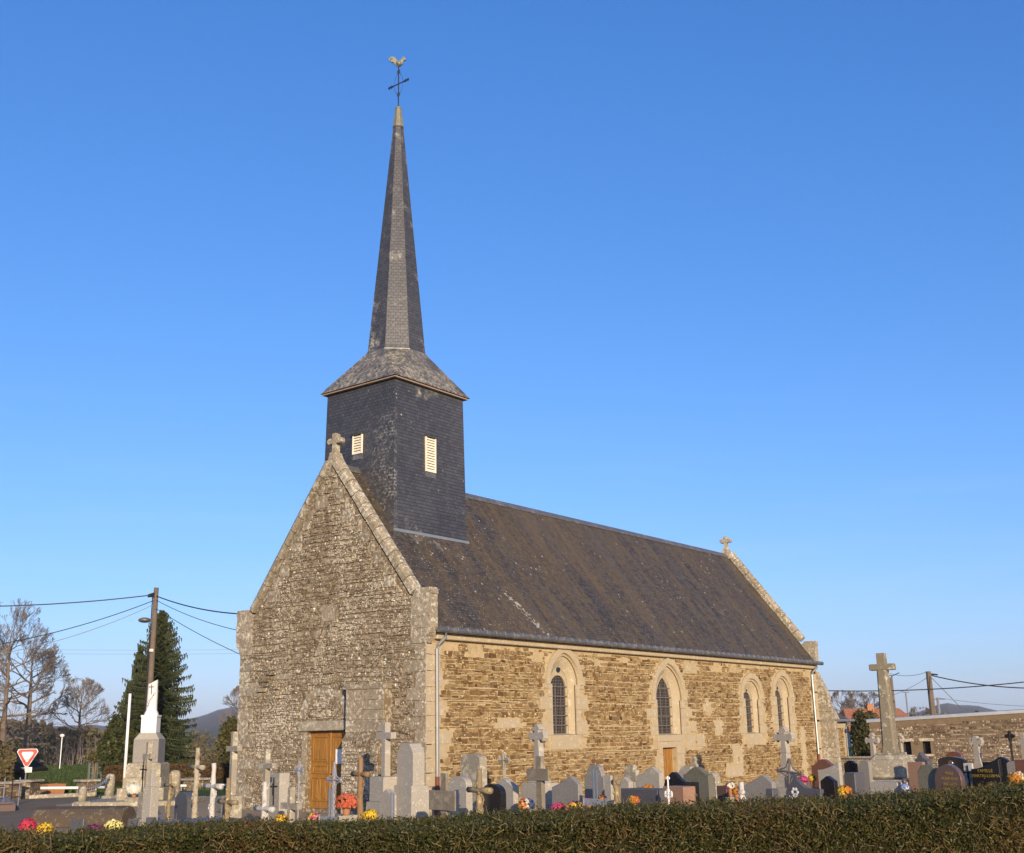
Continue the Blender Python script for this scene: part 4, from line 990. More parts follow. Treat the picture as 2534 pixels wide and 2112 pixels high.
iron_cross(1941, 1876, 27, 58, 'grille', 'leaning ornate rusty iron cross in front of the bell-shaped cross', 1910, r=.028, rich=2, lean=(0, .10))
t, w_, h = stele(1988, 1929, 25.5, 84, 'wave', 'granite_b', 'slate-grey wave headstone with etched flowers and gold lettering', .12)
text_part('Souvenir', .12, M_['gold'], t, (.18, -.068, h-.42)); text_part('1930   1999', .06, M_['gold'], t, (.18, -.068, h-.54))
mb = MB()
for (x, z, r) in ((-.22, -.28, .075), (-.36, -.42, .05), (-.20, -.55, .045)):
    for k in range(6): mb.blob((x+r*math.cos(k*1.05), 0, h+z+r*math.sin(k*1.05)), r*.5, .006, r*.5, seg=6, ring=4)
mb.tube([(-.22, 0, h-.3), (-.26, 0, h-.7)], .008, 4); obj('etched_flower', mb, M_['white'], t, (0, -.066, 0))
box_tomb(1910, 1952, 24.5, 18, 'granite_b', 'small blue-grey block at the foot of the large grey headstone', .2)
stele(2050, 1920, 26, 34, 'point', 'granite_k', 'black pointed headstone right of the slate wave headstone', .13)
stele(2038, 1879, 31, 56, 'hump', 'granite_r', 'red-brown granite headstone with humped top at the foot of the corner buttress', .14)
t, w_, h = stele(2052, 1885, 29, 52, 'rise', 'granite_l', 'pale grey headstone with curve rising right in front of the red granite', .12); crucifix(t, .1, -.06, h-.55, .12, 'iron')
stele(2104, 1882, 33, 26, 'hump', 'granite_k', 'small black humped headstone between the church and the calvary', .12)
box_tomb(2113, 1912, 29, 26, 'granite_b', 'polished blue-grey sloping tomb block left of the calvary', .4)
stele(2139, 1882, 31, 24, 'round', 'granite_g', 'plain rounded grey headstone touching the left side of the calvary base', .14)
stone_cross(2157, 1814, 36, 32, 'granite_l', 'small granite cross just left of the calvary shaft', .14, .12, [(.6, .25)], 1833, fancy=True, flare=(1.1, .22))
stone_cross(2223, 1815, 37, 22, 'granite_l', 'small pale cross just right of the calvary shaft', .15, .12, [(.6, .25)], 1830, fancy=True, flare=(1.0, .2))
stele(2266, 1886, 30, 36, 'flat', 'granite_p', 'orange granite headstone right of the calvary base', .12)
stele(2281, 1860, 33, 34, 'steep', 'granite_b', 'grey-blue sharply peaked headstone right of the calvary', .2)
t, w_, h = stele(2296, 1893, 27, 46, 'chamfer', 'granite_m', 'dark green headstone with a carved flower beside the brown arched stone', .14)
t, w_, h = stele(2345, 1892, 26.5, 62, 'arch', 'granite_n', 'brown arched headstone with several lines of gold lettering', .16)
for i, s in enumerate(('PRIEZ', 'POUR EUX', 'REGRETS', '1918  1982')): text_part(s, .085, M_['gold'], t, (.05, -.085, h-.22-.12*i))
t, w_, h = stele(2354, 1873, 31, 62, 'lowarch', 'granite_k', 'wide black headstone with a round medallion behind the brown arched stone', .12)
mb = MB(); mb.lathe([(.08, 0), (.07, .012)], 14); mb.v = [(x-.02, -.061-z, h-.17+y) for x, y, z in mb.v]; obj('medallion', mb, M_['granite_n'], t)
stele(2361, 1860, 35, 36, 'round', 'granite_r', 'reddish rounded headstone peeping above the wide black headstone', .14)
t, w_, h = stele(2396, 1889, 27, 20, 'flat', 'concrete_w', 'white plaque with black cross between brown and black headstones', .06)
crucifix(t, 0, -.032, h-.55, .5, 'iron')
box_tomb(2390, 1922, 27.5, 22, 'granite_k', 'black granite block beneath the white plaque with black cross', .3)
t, w_, h = stele(2439, 1879, 26.5, 66, 'rise', 'granite_k', 'black family headstone with gold letters and a pale slanted edge', .13)
text_part('FAMILLE', .105, M_['gold'], t, (0, -.07, h-.29)); text_part('MARTIN-LORMA', .095, M_['gold'], t, (0, -.07, h-.40))
stele(2464, 1873, 31, 62, 'wave2', 'granite_k', 'black wavy headstone standing behind the black family headstone', .12)
stele(2508, 1884, 29.5, 26, 'round', 'granite_g', 'small grey rounded headstone above the bright flowers', .14)
stone_cross(2414, 1822, 38, 30, 'granite_l', 'pale granite cross with flared foot against the boundary rubble wall', .20, .14, [(.6, .3)], 1836, fancy=True, flare=(1.2, .28))
iron_cross(2497, 1808, 36, 22, 'iron', 'black iron cross on a grey post before the boundary wall', 1822, r=.035, rich=0)
stone_cross(2531, 1816, 36, 26, 'granite_l', 'pale stone cross at the end of the row before the boundary wall', .16, .14, [(.6, .26)], 1836)
stele(2529, 1880, 28.5, 26, 'flat', 'granite_r', 'reddish headstone beside the multicoloured flowers', .16)
# blue figure, small statue
P = at(2237, 1928, 24.5); t = thing('statuette', 'small blue and white robed figure statue on a grave before the calvary', 'statue', (P.x, P.y, 0), yaw_for(240))
mb = MB(); H = P.z
mb.lathe([(.22, 0), (.22, H-.52), (.17, H-.5)], 12); obj('stand', mb, M_['granite_l'], t)
mb = MB(); mb.lathe([(.16, H-.5), (.15, H-.40), (.10, H-.22), (.085, H-.14), (.05, H-.10)], 14, sx=1, sy=.75); obj('robe', mb, M_['virgin_blue'], t, smooth=True)
mb = MB(); mb.blob((0, 0, H-.06), .045, .05, .06, amp=.02); mb.blob((0, .012, H-.05), .055, .05, .065, amp=.02); obj('head', mb, M_['granite_n'], t, smooth=True)
mb = MB(); mb.tube([(-.07, -.04, H-.16), (-.03, -.10, H-.22), (0, -.11, H-.17)], .02, 6); mb.tube([(.07, -.04, H-.16), (.03, -.10, H-.22), (0, -.11, H-.17)], .02, 6); obj('hands', mb, M_['white'], t, smooth=True)
box_tomb(2200, 1935, 25, 64, 'granite_l', 'pale granite tomb slab at the foot of the calvary steps', .4)

# --- flowers
for i, (px, py, d, wpx, cols, lab, big) in enumerate([
    (696, 2016, 22.5, 34, ['p_orange', 'p_yellow'], 'orange and yellow chrysanthemums left of the short grey cross', .026),
    (778, 2011, 22.5, 30, ['p_yellow', 'p_pink'], 'yellow and pink chrysanthemums on a grave below the oak door', .026),
    (858, 1964, 24, 52, ['p_coral'], 'large coral chrysanthemum bush before the church buttress', .030),
    (916, 2004, 22, 36, ['p_yellow'], 'bright yellow chrysanthemums at the foot of the brown log cross', .026),
    (1302, 1976, 24.5, 40, ['p_orange', 'p_white', 'p_red'], 'mixed orange and white flowers left of the post cross', .028),
    (1380, 1987, 23, 36, ['p_red', 'p_pink'], 'red and pink flowers below the wide grey headstone', .026),
    (1422, 1984, 22.5, 52, ['p_pink', 'p_pink', 'p_yellow'], 'pink chrysanthemum mound with a yellow edge before the grey headstone', .026),
    (1455, 1973, 24, 26, ['p_purple', 'p_red'], 'dark purple and red flowers at the foot of the metal cross', .026),
    (1490, 1968, 24.5, 20, ['p_orange', 'p_red'], 'small orange flowers right of the twin-bar metal cross', .026),
    (1570, 1970, 23, 26, ['p_orange', 'p_pink', 'p_yellow'], 'orange, pink and yellow posy at the end of the blue-grey slab', .026),
    (1603, 1943, 27, 34, ['p_orange'], 'flat orange flowers on top of the blue-grey tomb slab', .028),
    (1806, 1937, 27, 22, ['p_white', 'p_red'], 'white and red flowers with green leaves by the plaque stone', .03),
    (1822, 1950, 26, 22, ['p_orange'], 'orange chrysanthemums left of the slim whitewashed cross', .026),
    (1987, 1921, 29, 26, ['p_pink'], 'pink chrysanthemums behind the slate wave headstone', .028),
    (2009, 1919, 29.5, 20, ['p_yellow'], 'yellow chrysanthemums behind the slate wave headstone', .028),
    (2088, 1944, 24.5, 34, ['p_purple', 'p_yellow', 'p_orange'], 'purple, yellow and orange pot beside the pale headstone', .028),
    (2515, 1911, 26, 46, ['p_orange', 'p_white', 'p_purple', 'p_yellow'], 'large mixed orange, white and purple bouquet by the reddish headstone', .032),
    (70, 2027, 25.5, 40, ['p_red'], 'pinkish red flowers at the left end of the old tomb slab', .032),
    (111, 2038, 24.5, 42, ['p_orange', 'p_yellow', 'p_yellow'], 'orange and yellow flowers next to the red ones by the tomb slab', .028),
    (236, 2041, 24, 46, ['p_purple'], 'dark magenta flowers in front of the old tomb slab', .026),
    (282, 2031, 24.2, 44, ['p_lemon'], 'large pale lemon chrysanthemums in front of the old tomb slab', .038),
    (610, 2030, 23, 16, ['p_pink'], 'tiny pink flowers at the foot of the whitewashed cross', .024)]):
    flowers(px, py, d, wpx, cols, lab, i, big=big)

# ------------------------------------------------------------------ entrance area on the left
# old tomb slab (coffin shaped) lying by the path
P = gp(205, 29.5); t = thing('tomb', 'long dark lichened coffin-shaped tomb slab lying left of the war memorial', 'tomb', (P.x, P.y, 0), YAW-math.pi+RAD(-8))
mb = MB(); L_ = 1.25; mb.prism([(-.42, 0), (.42, 0), (.42, .30), (.25, .46), (0, .52), (-.25, .46), (-.42, .30)], -L_, L_); obj('lid', mb, granite('dark_lichened_stone', (.10, .075, .052), .3, .95, .2, .35, (.20, .16, .10)), t, bevel=.03)
P = gp(190, 27.0); H = at(190, 2026, 27).z; t = thing('plaque', 'dark leaning memorial plaque with pale triangular edge before the tomb slab', 'plaque', (P.x, P.y, 0), yaw_for(260))
mb = MB(); mb.prism([(-.05, 0), (.34, 0), (-.03, H)], -.22, .22, 0, lambda u, y, z: (y, u, z)); obj('wedge', mb, M_['granite_b'], t, bevel=.01)
for i, (px, py, wp, lab) in enumerate(((322, 2026, 22, 'dark leaning plaque beside the lemon chrysanthemums'), (366, 2022, 16, 'dark leaning plaque at the foot of the stepped pale stele'))):
    P = at(px, py, 25.5); t = thing('plaque', lab, 'plaque', (P.x, P.y, 0), yaw_for(250)); mb = MB(); mb.box(-.12, .12, -.02, .02, 0, P.z); obj('tablet', mb, M_['granite_b'], t); t.rotation_euler.x = -.3
# war memorial
DM = 40.0; P0 = gp(361, DM); t = thing('war_memorial', 'stepped granite war memorial topped by a broken white column with cross and palm', 'monument', (P0.x, P0.y, 0), yaw_for(231))
zy = lambda y: at(361, y, DM).z
def tier(name, hw, z0, z1, mat, top=1.0, ch=0):
    mb = MB(); mb.box(-hw, hw, -hw, hw, z0, z1-ch)
    if ch: mb.box(-hw, hw, -hw, hw, z1-ch, z1, top=top)
    return obj(name, mb, M_[mat], t, bevel=.012)
tier('base', .80, 0, .40, 'granite_o'); tier('step', .66, .40, zy(1935), 'granite_o'); tier('step', .60, zy(1935), zy(1900), 'granite_o', .9, .08)
tier('plinth', .44, zy(1900), zy(1843), 'granite_g'); tier('cap', .44, zy(1843), zy(1826), 'granite_l', .66, .22)
tier('die', .27, zy(1826), zy(1787), 'white'); tier('cornice', .29, zy(1787), zy(1781), 'white')
mb = MB(); z0, z1 = zy(1781), zy(1690)
mb.lathe([(.25, z0), (.24, z0+.06), (.19, z0+.16), (.185, z0+.2), (.165, z1-.15)], 18)
top = len(mb.v); n = 18; mb.add([(.16*math.cos(2*math.pi*j/n), .16*math.sin(2*math.pi*j/n), z1-.10+.10*math.cos(2*math.pi*j/n-.2)) for j in range(n)]+[(.165*math.cos(2*math.pi*j/n), .165*math.sin(2*math.pi*j/n), z1-.15) for j in range(n)], [tuple(range(n))]+[(j+n, (j+1) % n+n, (j+1) % n, j) for j in range(n)])
col = obj('column', mb, M_['white'], t, smooth=False)
mb = MB(); zc_ = z1-.30
mb.box(-.015, .015, -.185, -.16, zc_-.22, zc_+.13); mb.box(-.09, .09, -.18, -.15, zc_+.02, zc_+.05); obj('cross', mb, M_['rust_iron'], col)
mb = MB(); mb.tube([(-.10, -.17, z0+.28), (-.04, -.19, z0+.5), (.09, -.17, z0+.72)], .010, 5)
for i in range(7):
    q = i/6; c = Vector((-.10+.19*q, -.185, z0+.3+.42*q)); mb.tube([c, c+Vector((-.05, .005, .10))], .007, 4); mb.tube([c, c+Vector((.06, .01, .05))], .007, 4)
obj('palm', mb, M_['granite_g'], col)
P = at(333, 1938, 39.0); flowers(333, 1940, 38.9, 34, ['p_white'], 'white chrysanthemums at the foot of the war memorial', 77, big=.06)
P = gp(350, 39.9); mb = MB(); mb.box(-1.9, 1.9, -1.5, 1.5, 0, .16); o = obj('pavement_slab', mb, M_['granite_o'], None, (P.x, P.y, 0), yaw_for(231), bevel=.02); tag(o, 'low stone platform carrying the war memorial', 'platform')
t.location.z = .16
# bollards and chains
bol = []
for i, (px, py, d, lab, wd) in enumerate(((206, 1946, 37.5, 'round stone bollard on a block with chain, left of the war memorial', .13), (274, 1915, 41.5, 'rounded stone bollard draped with chain directly left of the war memorial', .17), (434, 1906, 41.5, 'pointed stone bollard draped with chain right of the war memorial', .20))):
    P = at(px, py, d); t = thing('bollard', lab, 'bollard', (P.x, P.y, 0), RAD(20*i), 'stone bollards round the war memorial')
    mb = MB(); mb.lathe([(wd*1.05, .25), (wd, P.z-.12), (wd*.75, P.z-.03), (wd*.2, P.z)], 14); obj('post', mb, M_['granite_o'], t, smooth=True)
    mb = MB(); mb.box(-wd*1.5, wd*1.5, -wd*1.5, wd*1.5, 0, .25); obj('block', mb, M_['granite_o'], t, bevel=.02); bol.append(Vector((P.x, P.y, P.z-.10)))
def chain(a, b_, sag, label):
    mb = MB(); n = 26; pts = [a.lerp(b_, i/n)-Vector((0, 0, sag*4*(i/n)*(1-i/n))) for i in range(n+1)]
    for i in range(n):
        c = (pts[i]+pts[i+1])/2; dv = (pts[i+1]-pts[i]); l = dv.length*.72; dv.normalize()
        s = dv.cross(Vector((0, 0, 1))).normalized() if i % 2 else dv.cross(Vector((1, 0, .2))).normalized()
        ringp = [c+dv*l*math.cos(q*math.pi/4)+s*l*.45*math.sin(q*math.pi/4) for q in range(9)]; mb.tube(ringp, .014, 4, cap=False)
    o = obj('chain', mb, M_['zinc'], None); tag(o, label, 'chain', 'chains between the bollards')
chain(bol[0]+Vector((0, 0, .0)), bol[1], .12, 'grey iron chain hanging between the two left bollards'); chain(bol[1], bol[1]+Vector((.55, .35, -.75)), .05, 'grey iron chain dropping from the middle bollard to the platform')
chain(bol[2], bol[2]+Vector((-.75, -.25, -.55)), .08, 'grey iron chain hanging beside the pointed right bollard')
# entrance walls with capstones
def capped_wall(p, q, h, th, label, name='wall', capw=.12, mat='stone_far', ch=.09):
    d = (q-p); L = d.length; t = thing(name, label, 'wall', (p.x, p.y, 0), math.atan2(d.y, d.x))
    mb = MB(); mb.box(0, L, -th/2, th/2, 0, h)
    for sgn, fn in ((1, lambda u, o, z: (u, -th/2-o, z)), (-1, lambda u, o, z: (u, th/2+o, z))): rubble(mb, 0, L, .02, h-.01, fn, (.10, .22), (.2, .5), .018, .02, None, 1)
    obj('masonry', mb, [M_['mortar_w'], M_[mat]], t)
    mb = MB(); mb.box(-capw, L+capw, -th/2-capw, th/2+capw, h, h+ch*.6); mb.box(-capw, L+capw, -th/2-capw, th/2+capw, h+ch*.6, h+ch, top=.92); obj('capstone', mb, M_['granite_o'], t, bevel=.015)
    return t
hz = lambda px, py, d: at(px, py, d).z
capped_wall(gp(-260, 41), gp(44, 44.5), hz(20, 1941, 44), .4, 'long low capped stone wall at the left edge by the road sign')
capped_wall(gp(54, 45.5), gp(80, 46.2), hz(66, 1936, 45.8), .6, 'capped stone gate pier just below the road sign')
capped_wall(gp(194, 46.8), gp(231, 47.2), hz(212, 1935, 47), .6, 'capped stone gate pier behind the left bollard', )
capped_wall(gp(462, 50), gp(512, 50.8), hz(487, 1932, 50), .6, 'capped stone gate pier right of the war memorial')
for i, (a, b_, lab) in enumerate(((gp(80, 46.3, hz(80, 1951, 46.3)), gp(196, 47, hz(196, 1950, 47)), 'white barrier rail between the two gate piers on the left'), (gp(230, 47.2, hz(230, 1949, 47.2)), gp(264, 48, hz(264, 1949, 48)), 'short white barrier rail behind the middle bollard'), (gp(446, 50, hz(446, 1945, 50)), gp(570, 51, hz(570, 1943, 51)), 'white barrier rail right of the war memorial'))):
    t = thing('barrier', lab, 'barrier', (a.x, a.y, 0), 0, 'white barrier rails'); v = b_-a
    mb = MB(); mb.tube([(0, 0, a.z), (v.x, v.y, b_.z)], .055, 10); obj('rail', mb, M_['white'], t)
    mb = MB(); mb.tube([(v.x*.02, v.y*.02, 0), (v.x*.02, v.y*.02, a.z)], .04, 8); obj('post', mb, M_['zinc'], t)
    mb = MB(); mb.tube([(v.x*.98, v.y*.98, 0), (v.x*.98, v.y*.98, b_.z)], .04, 8); obj('post', mb, M_['zinc'], t)
a, b_ = gp(70, 45.2), gp(235, 46.4); v = b_-a; mb = MB(); mb.box(0, v.length, -.12, .12, 0, .15); o = obj('kerb', mb, M_['granite_o'], None, (a.x, a.y, 0), math.atan2(v.y, v.x), bevel=.02); structure(o)
P = gp(129, 49); mb = MB(); mb.lathe([(.50, 0), (.56, .38), (.58, .42), (.52, .42), (.50, .36)], 4); o = obj('planter', mb, M_['terracotta'], None, (P.x, P.y, 0), YAW); tag(o, 'low square terracotta planter behind the white barrier rail', 'planter')
# dark ledger tombs by the wall
P = gp(-10, 38.5); mb = MB(); mb.box(-1.9, 1.9, -.55, .55, 0, .22); mb.box(-1.8, 1.8, -.45, .45, .222, .30); o = obj('ledger_tomb', mb, M_['granite_n'], None, (P.x, P.y, 0), RAD(62), bevel=.015); tag(o, 'long dark ledger tomb before the low wall at the left edge', 'tomb')
for k, (px, d) in enumerate(((44, 40.5), (6, 39.5))):
    P = gp(px, d); t = thing('tomb_railing', ('thin dark iron railing with white post by the capped wall', 'thin dark iron railing at the very left edge before the wall')[k], 'railing', (P.x, P.y, 0), YAW+RAD(95), 'iron tomb railings')
    for s in (0, .75):
        mb = MB(); mb.tube([(0, s, 0), (0, s, .95)], .022, 6); obj('post', mb, M_['iron' if s else 'alu'], t)
    mb = MB(); mb.tube([(0, 0, .7), (0, .75, .7)], .016, 5); mb.tube([(0, 0, .3), (0, .75, .3)], .016, 5); obj('rail', mb, M_['iron'], t)
# graves around the memorial foot
t = stone_cross(371, 1836, 27.5, 20, 'granite_o', 'tall narrow grey cross with dark crucifix in front of the war memorial', .13, .12, [(.35, .26), (.95, .18)], 1872); crucifix(t, -.10, -.07, .95, .75, 'iron')
P = at(378, 1906, 27); t = thing('headstone', 'pale stepped granite stele with slim shaft in front of the war memorial', 'headstone', (P.x, P.y, 0), yaw_for(270), GH)
mb = MB(); mb.box(-.16, .16, -.12, .12, 0, P.z-.38, top=.9); obj('base', mb, M_['granite_l'], t, bevel=.01); mb = MB(); mb.box(-.07, .07, -.07, .07, P.z-.38, P.z, top=.8); obj('shaft', mb, M_['granite_l'], t, bevel=.01)
rustic_cross(423, 1914, 26, 26, 'concrete_y', 'thin ivy-twined rusty log cross right of the war memorial', .035, 1943, seed=21)
stele(460, 1960, 28, 30, 'round', 'granite_b', 'dark blue-grey rounded headstone right of the war memorial', .22)
rustic_cross(490, 1851, 27, 30, 'concrete', 'tall pale log cross with a sawn head between memorial and church', .055, 1899, seed=23)
rustic_cross(530, 1889, 26.5, 40, 'concrete_w', 'silvery flaking log cross with pointed top left of the church', .055, 1946, seed=25)
rustic_cross(566, 1926, 24.5, 42, 'concrete_y', 'rusty brown log cross with bushy stem at the church corner', .05, 1984, seed=27)
for px, d, wp, hp, lab in ((455, 26, 60, 2030, 'low blue-grey tomb slab before the rounded headstone'), (520, 25, 50, 2028, 'low blue-grey tomb slab below the silvery log cross')): box_tomb(px, hp, d, wp, 'granite_b', lab, 1.2)

# ------------------------------------------------------------------ road sign, poles, wires
P = at(69, 1857, 53); zt, zb = P.z, hz(69, 1898, 53); t = thing('road_sign', 'red and white triangular give-way sign with a small white plate on a grey post', 'sign', (P.x, P.y, 0), yaw_for(215))
mb = MB(); mb.tube([(0, .03, 0), (0, .03, zt-.1)], .035, 8); obj('post', mb, M_['zinc'], t)
def tri(r, k=.0):
    pts = []
    for i, a in enumerate((30, 150, 270)):
        for da in (-9, 0, 9): pts.append((r*math.cos(RAD(a+da))*(1 if da == 0 else .985), r*math.sin(RAD(a+da))*(1 if da == 0 else .985)))
    return pts
R_ = (zt-zb)/1.5; zc_ = zb+R_
for nm, k, mt, y in (('plate', 1.0, 'white', 0), ('border', .93, 'red', -.006), ('face', .56, 'white', -.012)):
    mb = MB(); mb.prism([(u*R_*k, z*R_*k) for u, z in tri(1)], y-.004, y+(.02 if k == 1 else .0)); mb.v = [(x, yy, z+zc_) for x, yy, z in mb.v]; obj(nm, mb, M_[mt], t)
z0, z1 = hz(69, 1912, 53), hz(69, 1899, 53); mb = MB(); mb.box(-.25, .25, -.01, .015, z0, z1); pl = obj('plate', mb, M_['white'], t, bevel=.008); text_part('CEDEZ', .10, M_['zinc_d'], t, (0, -.016, (z0+z1)/2-.0)); text_part('LE PASSAGE', .07, M_['zinc_d'], t, (0, -.016, (z0+z1)/2-.085))
DP = 43.0; P = at(387, 1455, DP); HP = P.z; t = thing('utility_pole', 'tall brown wooden utility pole behind the war memorial', 'pole', (P.x, P.y, 0)); POLE = P.copy()
mb = MB(); mb.tube([(0, 0, 0), (0, 0, HP*.5), (0, 0, HP)], [.13, .105, .088], 12); obj('shaft', mb, M_['pole'], t, smooth=True)
mb = MB(); q = -Rv.normalized(); zl = hz(380, 1537, DP); mb.tube([(q.x*.1, q.y*.1, zl-.02), (q.x*.25, q.y*.25, zl+.02)], .03, 6); mb.blob((q.x*.36, q.y*.36, zl), .24, .24, .10, amp=.02); obj('lamp_head', mb, M_['zinc_d'], t, smooth=True)
mb = MB()
for i in range(9): mb.tube([(-Fv.x*.15-.02, -Fv.y*.15, HP-.2-i*.02), (q.x*.3, q.y*.3, HP-.25-i*.012)], .012, 4)
mb.tube([(q.x*.145, q.y*.145, .3), (q.x*.12, q.y*.12, HP-.2)], .02, 5); obj('cable_clamp', mb, M_['cable'], t)
mb = MB(); mb.box(-.05, .05, -.05, .05, 0, .1); mb.v = [(x-Fv.x*.14, y-Fv.y*.14, z+hz(380, 1617, DP)) for x, y, z in mb.v]; obj('marker_plate', mb, M_['white'], t)
def cable(a, b_, sag, r, label, mat='cable', twist=False, cat='cable', grp='overhead cables'):
    n = 24; pts = [a.lerp(b_, i/n)-Vector((0, 0, sag*4*(i/n)*(1-i/n))) for i in range(n+1)]; mb = MB(); mb.tube(pts, r, 5)
    tag(obj('power_cable', mb, M_[mat], None), label, cat, grp)
pt = lambda dz: Vector((POLE.x, POLE.y, HP-dz))
cable(pt(.25), at(-420, 1489, 40), .30, .022, 'thick black cable running left from the top of the wooden pole')
cable(pt(.30), Vector((.05, 8.13, 6.10)), .12, .022, 'thick black cable from the wooden pole to the church gable')
cable(pt(.45), Vector((.12, 8.11, 5.55)), .12, .012, 'middle thin cable from the wooden pole to the church gable', 'cable')
cable(pt(.75), Vector((.12, 7.94, 4.75)), .08, .012, 'lowest thin cable from the wooden pole to the church gable', 'cable')
cable(pt(.45), at(-330, 1630, 36), .45, .015, 'upper thin cable sloping down to the left from the wooden pole')
cable(pt(.60), at(-330, 1640, 37), .65, .011, 'lower thin cable sloping down to the left from the wooden pole', 'wire')
for k, y in enumerate((1600, 1610)): cable(at(-300, y-4, 190), at(760, y+4, 190), .6, .022, ('upper far grey wire low over the spruce', 'lower far grey wire low over the spruce')[k], 'wire')
for px, py, d, lab in ((322, 1717, 41.5, 'slim white flagpole left of the broken column'), (388, 1708, 41.2, 'slim white flagpole close behind the wooden pole')):
    P = at(px, py, d); t = thing('flagpole', lab, 'flagpole', (P.x, P.y, 0), 0, 'white flagpoles'); mb = MB(); mb.tube([(0, 0, .1), (0, 0, P.z)], [.055, .05], 10); obj('mast', mb, M_['white'], t, smooth=True); mb = MB(); mb.box(-.15, .15, -.15, .15, 0, .1); obj('foot', mb, M_['granite_o'], t)
P = at(154, 1821, 92); t = thing('street_lamp', 'small distant white lamp post before the brown undergrowth', 'lamp', (P.x, P.y, 0)); mb = MB(); mb.tube([(0, 0, 0), (0, 0, P.z)], .05, 6); obj('post', mb, M_['zinc'], t); mb = MB(); mb.blob((0, 0, P.z), .18, .18, .14, amp=0); obj('lamp_head', mb, M_['white'], t)
# right hand poles
P = at(2204, 1677, 75); t = thing('utility_pole', 'dark wooden pole with insulator arms behind the calvary', 'pole', (P.x, P.y, 0)); mb = MB(); mb.tube([(0, 0, 0), (0, 0, P.z)], [.17, .12], 8); obj('shaft', mb, M_['pole'], t)
mb = MB(); mb.tube([Rv*-.5+Vector((0, 0, P.z+.25)), Rv*.1+Vector((0, 0, P.z+.1)), Rv*.6+Vector((0, 0, P.z+.3))], .03, 5); mb.tube([(0, 0, P.z-.2), Rv*.1+Vector((0, 0, P.z+.1))], .04, 5); obj('crossarm', mb, M_['cable'], t); PB = Vector((P.x, P.y, P.z+.25))
P = at(2297, 1662, 70); t = thing('utility_pole', 'dark wooden pole above the boundary wall with stay wires', 'pole', (P.x, P.y, 0)); mb = MB(); mb.tube([(0, 0, 0), (0, 0, P.z)], [.22, .16], 8); obj('shaft', mb, M_['pole'], t); PA = P.copy()
mb = MB(); mb.tube([Vector((0, 0, P.z-.15)), Rv*.55+Vector((0, 0, P.z-.2))], .05, 5); obj('cable_clamp', mb, M_['cable'], t)
cable(PA-Vector((0, 0, .2)), at(2900, 1650, 66), 1.0, .035, 'thick black cable running right from the pole above the boundary wall')
cable(at(1960, 1707, 62), at(2800, 1652, 56), .45, .028, 'thick black cable crossing from behind the church to the right edge')
cable(PA-Vector((0, 0, .2)), at(2382, 1756, 66), 0, .02, 'stay wire slanting down right from the pole above the wall', 'wire'); cable(PA-Vector((0, 0, .3)), at(2205, 1722, 72), .1, .014, 'thin wire from the pole above the wall towards the calvary', 'wire')
cable(PB, PA-Vector((0, 0, .0)), .2, .014, 'thin wire between the two dark poles on the right', 'wire')
P = at(2320, 1727, 165); t = thing('utility_pole', 'small distant grey pole with two arms above the wall', 'pole', (P.x, P.y, 0)); mb = MB(); mb.tube([(0, 0, 0), (0, 0, P.z)], .2, 6); obj('shaft', mb, M_['wire'], t); mb = MB(); mb.tube([Rv*-.9+Vector((0, 0, P.z-.2)), Rv*1.1+Vector((0, 0, P.z-.2))], .07, 4); obj('crossarm', mb, M_['wire'], t)
cable(P, at(2700, 1748, 150), .5, .03, 'faint distant wire above the right end of the wall', 'wire')
P = at(2241, 1712, 190); t = thing('utility_pole', 'faint very distant pole between the two dark poles', 'pole', (P.x, P.y, 0)); mb = MB(); mb.tube([(0, 0, 0), (0, 0, P.z)], .13, 6); obj('shaft', mb, M_['wire'], t); mb = MB(); mb.tube([Rv*-.6+Vector((0, 0, P.z-.1)), Rv*.6+Vector((0, 0, P.z-.1))], .06, 4); obj('crossarm', mb, M_['wire'], t)

# ------------------------------------------------------------------ calvary, boundary wall, house
M_['calvary_top'] = granite('stained_calvary_stone', (.22, .19, .13), .3, .95, .2, .35, (.46, .42, .33)); DC = 32.0; P = at(2180, 1617, DC); t = thing('calvary', 'tall old stone calvary cross on a massive block base, stained and lichened', 'calvary', (P.x, P.y, 0), yaw_for(268))
zz_ = lambda y: hz(2180, y, DC)
mb = MB(); mb.box(-.72, .72, -.72, .72, 0, zz_(1923)-.02); mb.box(-.85, .85, -.8, .8, 0, .3); obj('step', mb, M_['coping'], t, bevel=.03)
mb = MB(); mb.box(-.50, .50, -.50, .50, zz_(1923), zz_(1880)); mb.box(-.50, .50, -.50, .50, zz_(1880)+.0, zz_(1866), top=.72); obj('block', mb, M_['granite_o'], t, bevel=.05)
mb = MB(); mb.box(-.33, .33, -.33, .33, zz_(1866), zz_(1862)); zs_, ze_ = zz_(1862), P.z; cut = .075
def octp(r, c): return [(-r+c, -r), (r-c, -r), (r, -r+c), (r, r-c), (r-c, r), (-r+c, r), (-r, r-c), (-r, -r+c)]
A_ = [(x, y, zs_) for x, y in octp(.185, .01)]+[(x, y, zs_+.25) for x, y in octp(.18, .05)]+[(x, y, zz_(1660)) for x, y in octp(.14, .04)]
mb.add(A_, [(8*k+i, 8*k+(i+1) % 8, 8*k+8+(i+1) % 8, 8*k+8+i) for k in (0, 1) for i in range(8)]+[tuple(range(16, 24))])
mb.box(-.115, .115, -.105, .105, zz_(1660)-.02, ze_); obj('shaft', mb, M_['calvary_top'], t, bevel=.02)
mb = MB(); mb.box(-.345, .345, -.115, .115, zz_(1660), zz_(1644)); obj('arm', mb, M_['calvary_top'], t, bevel=.02)
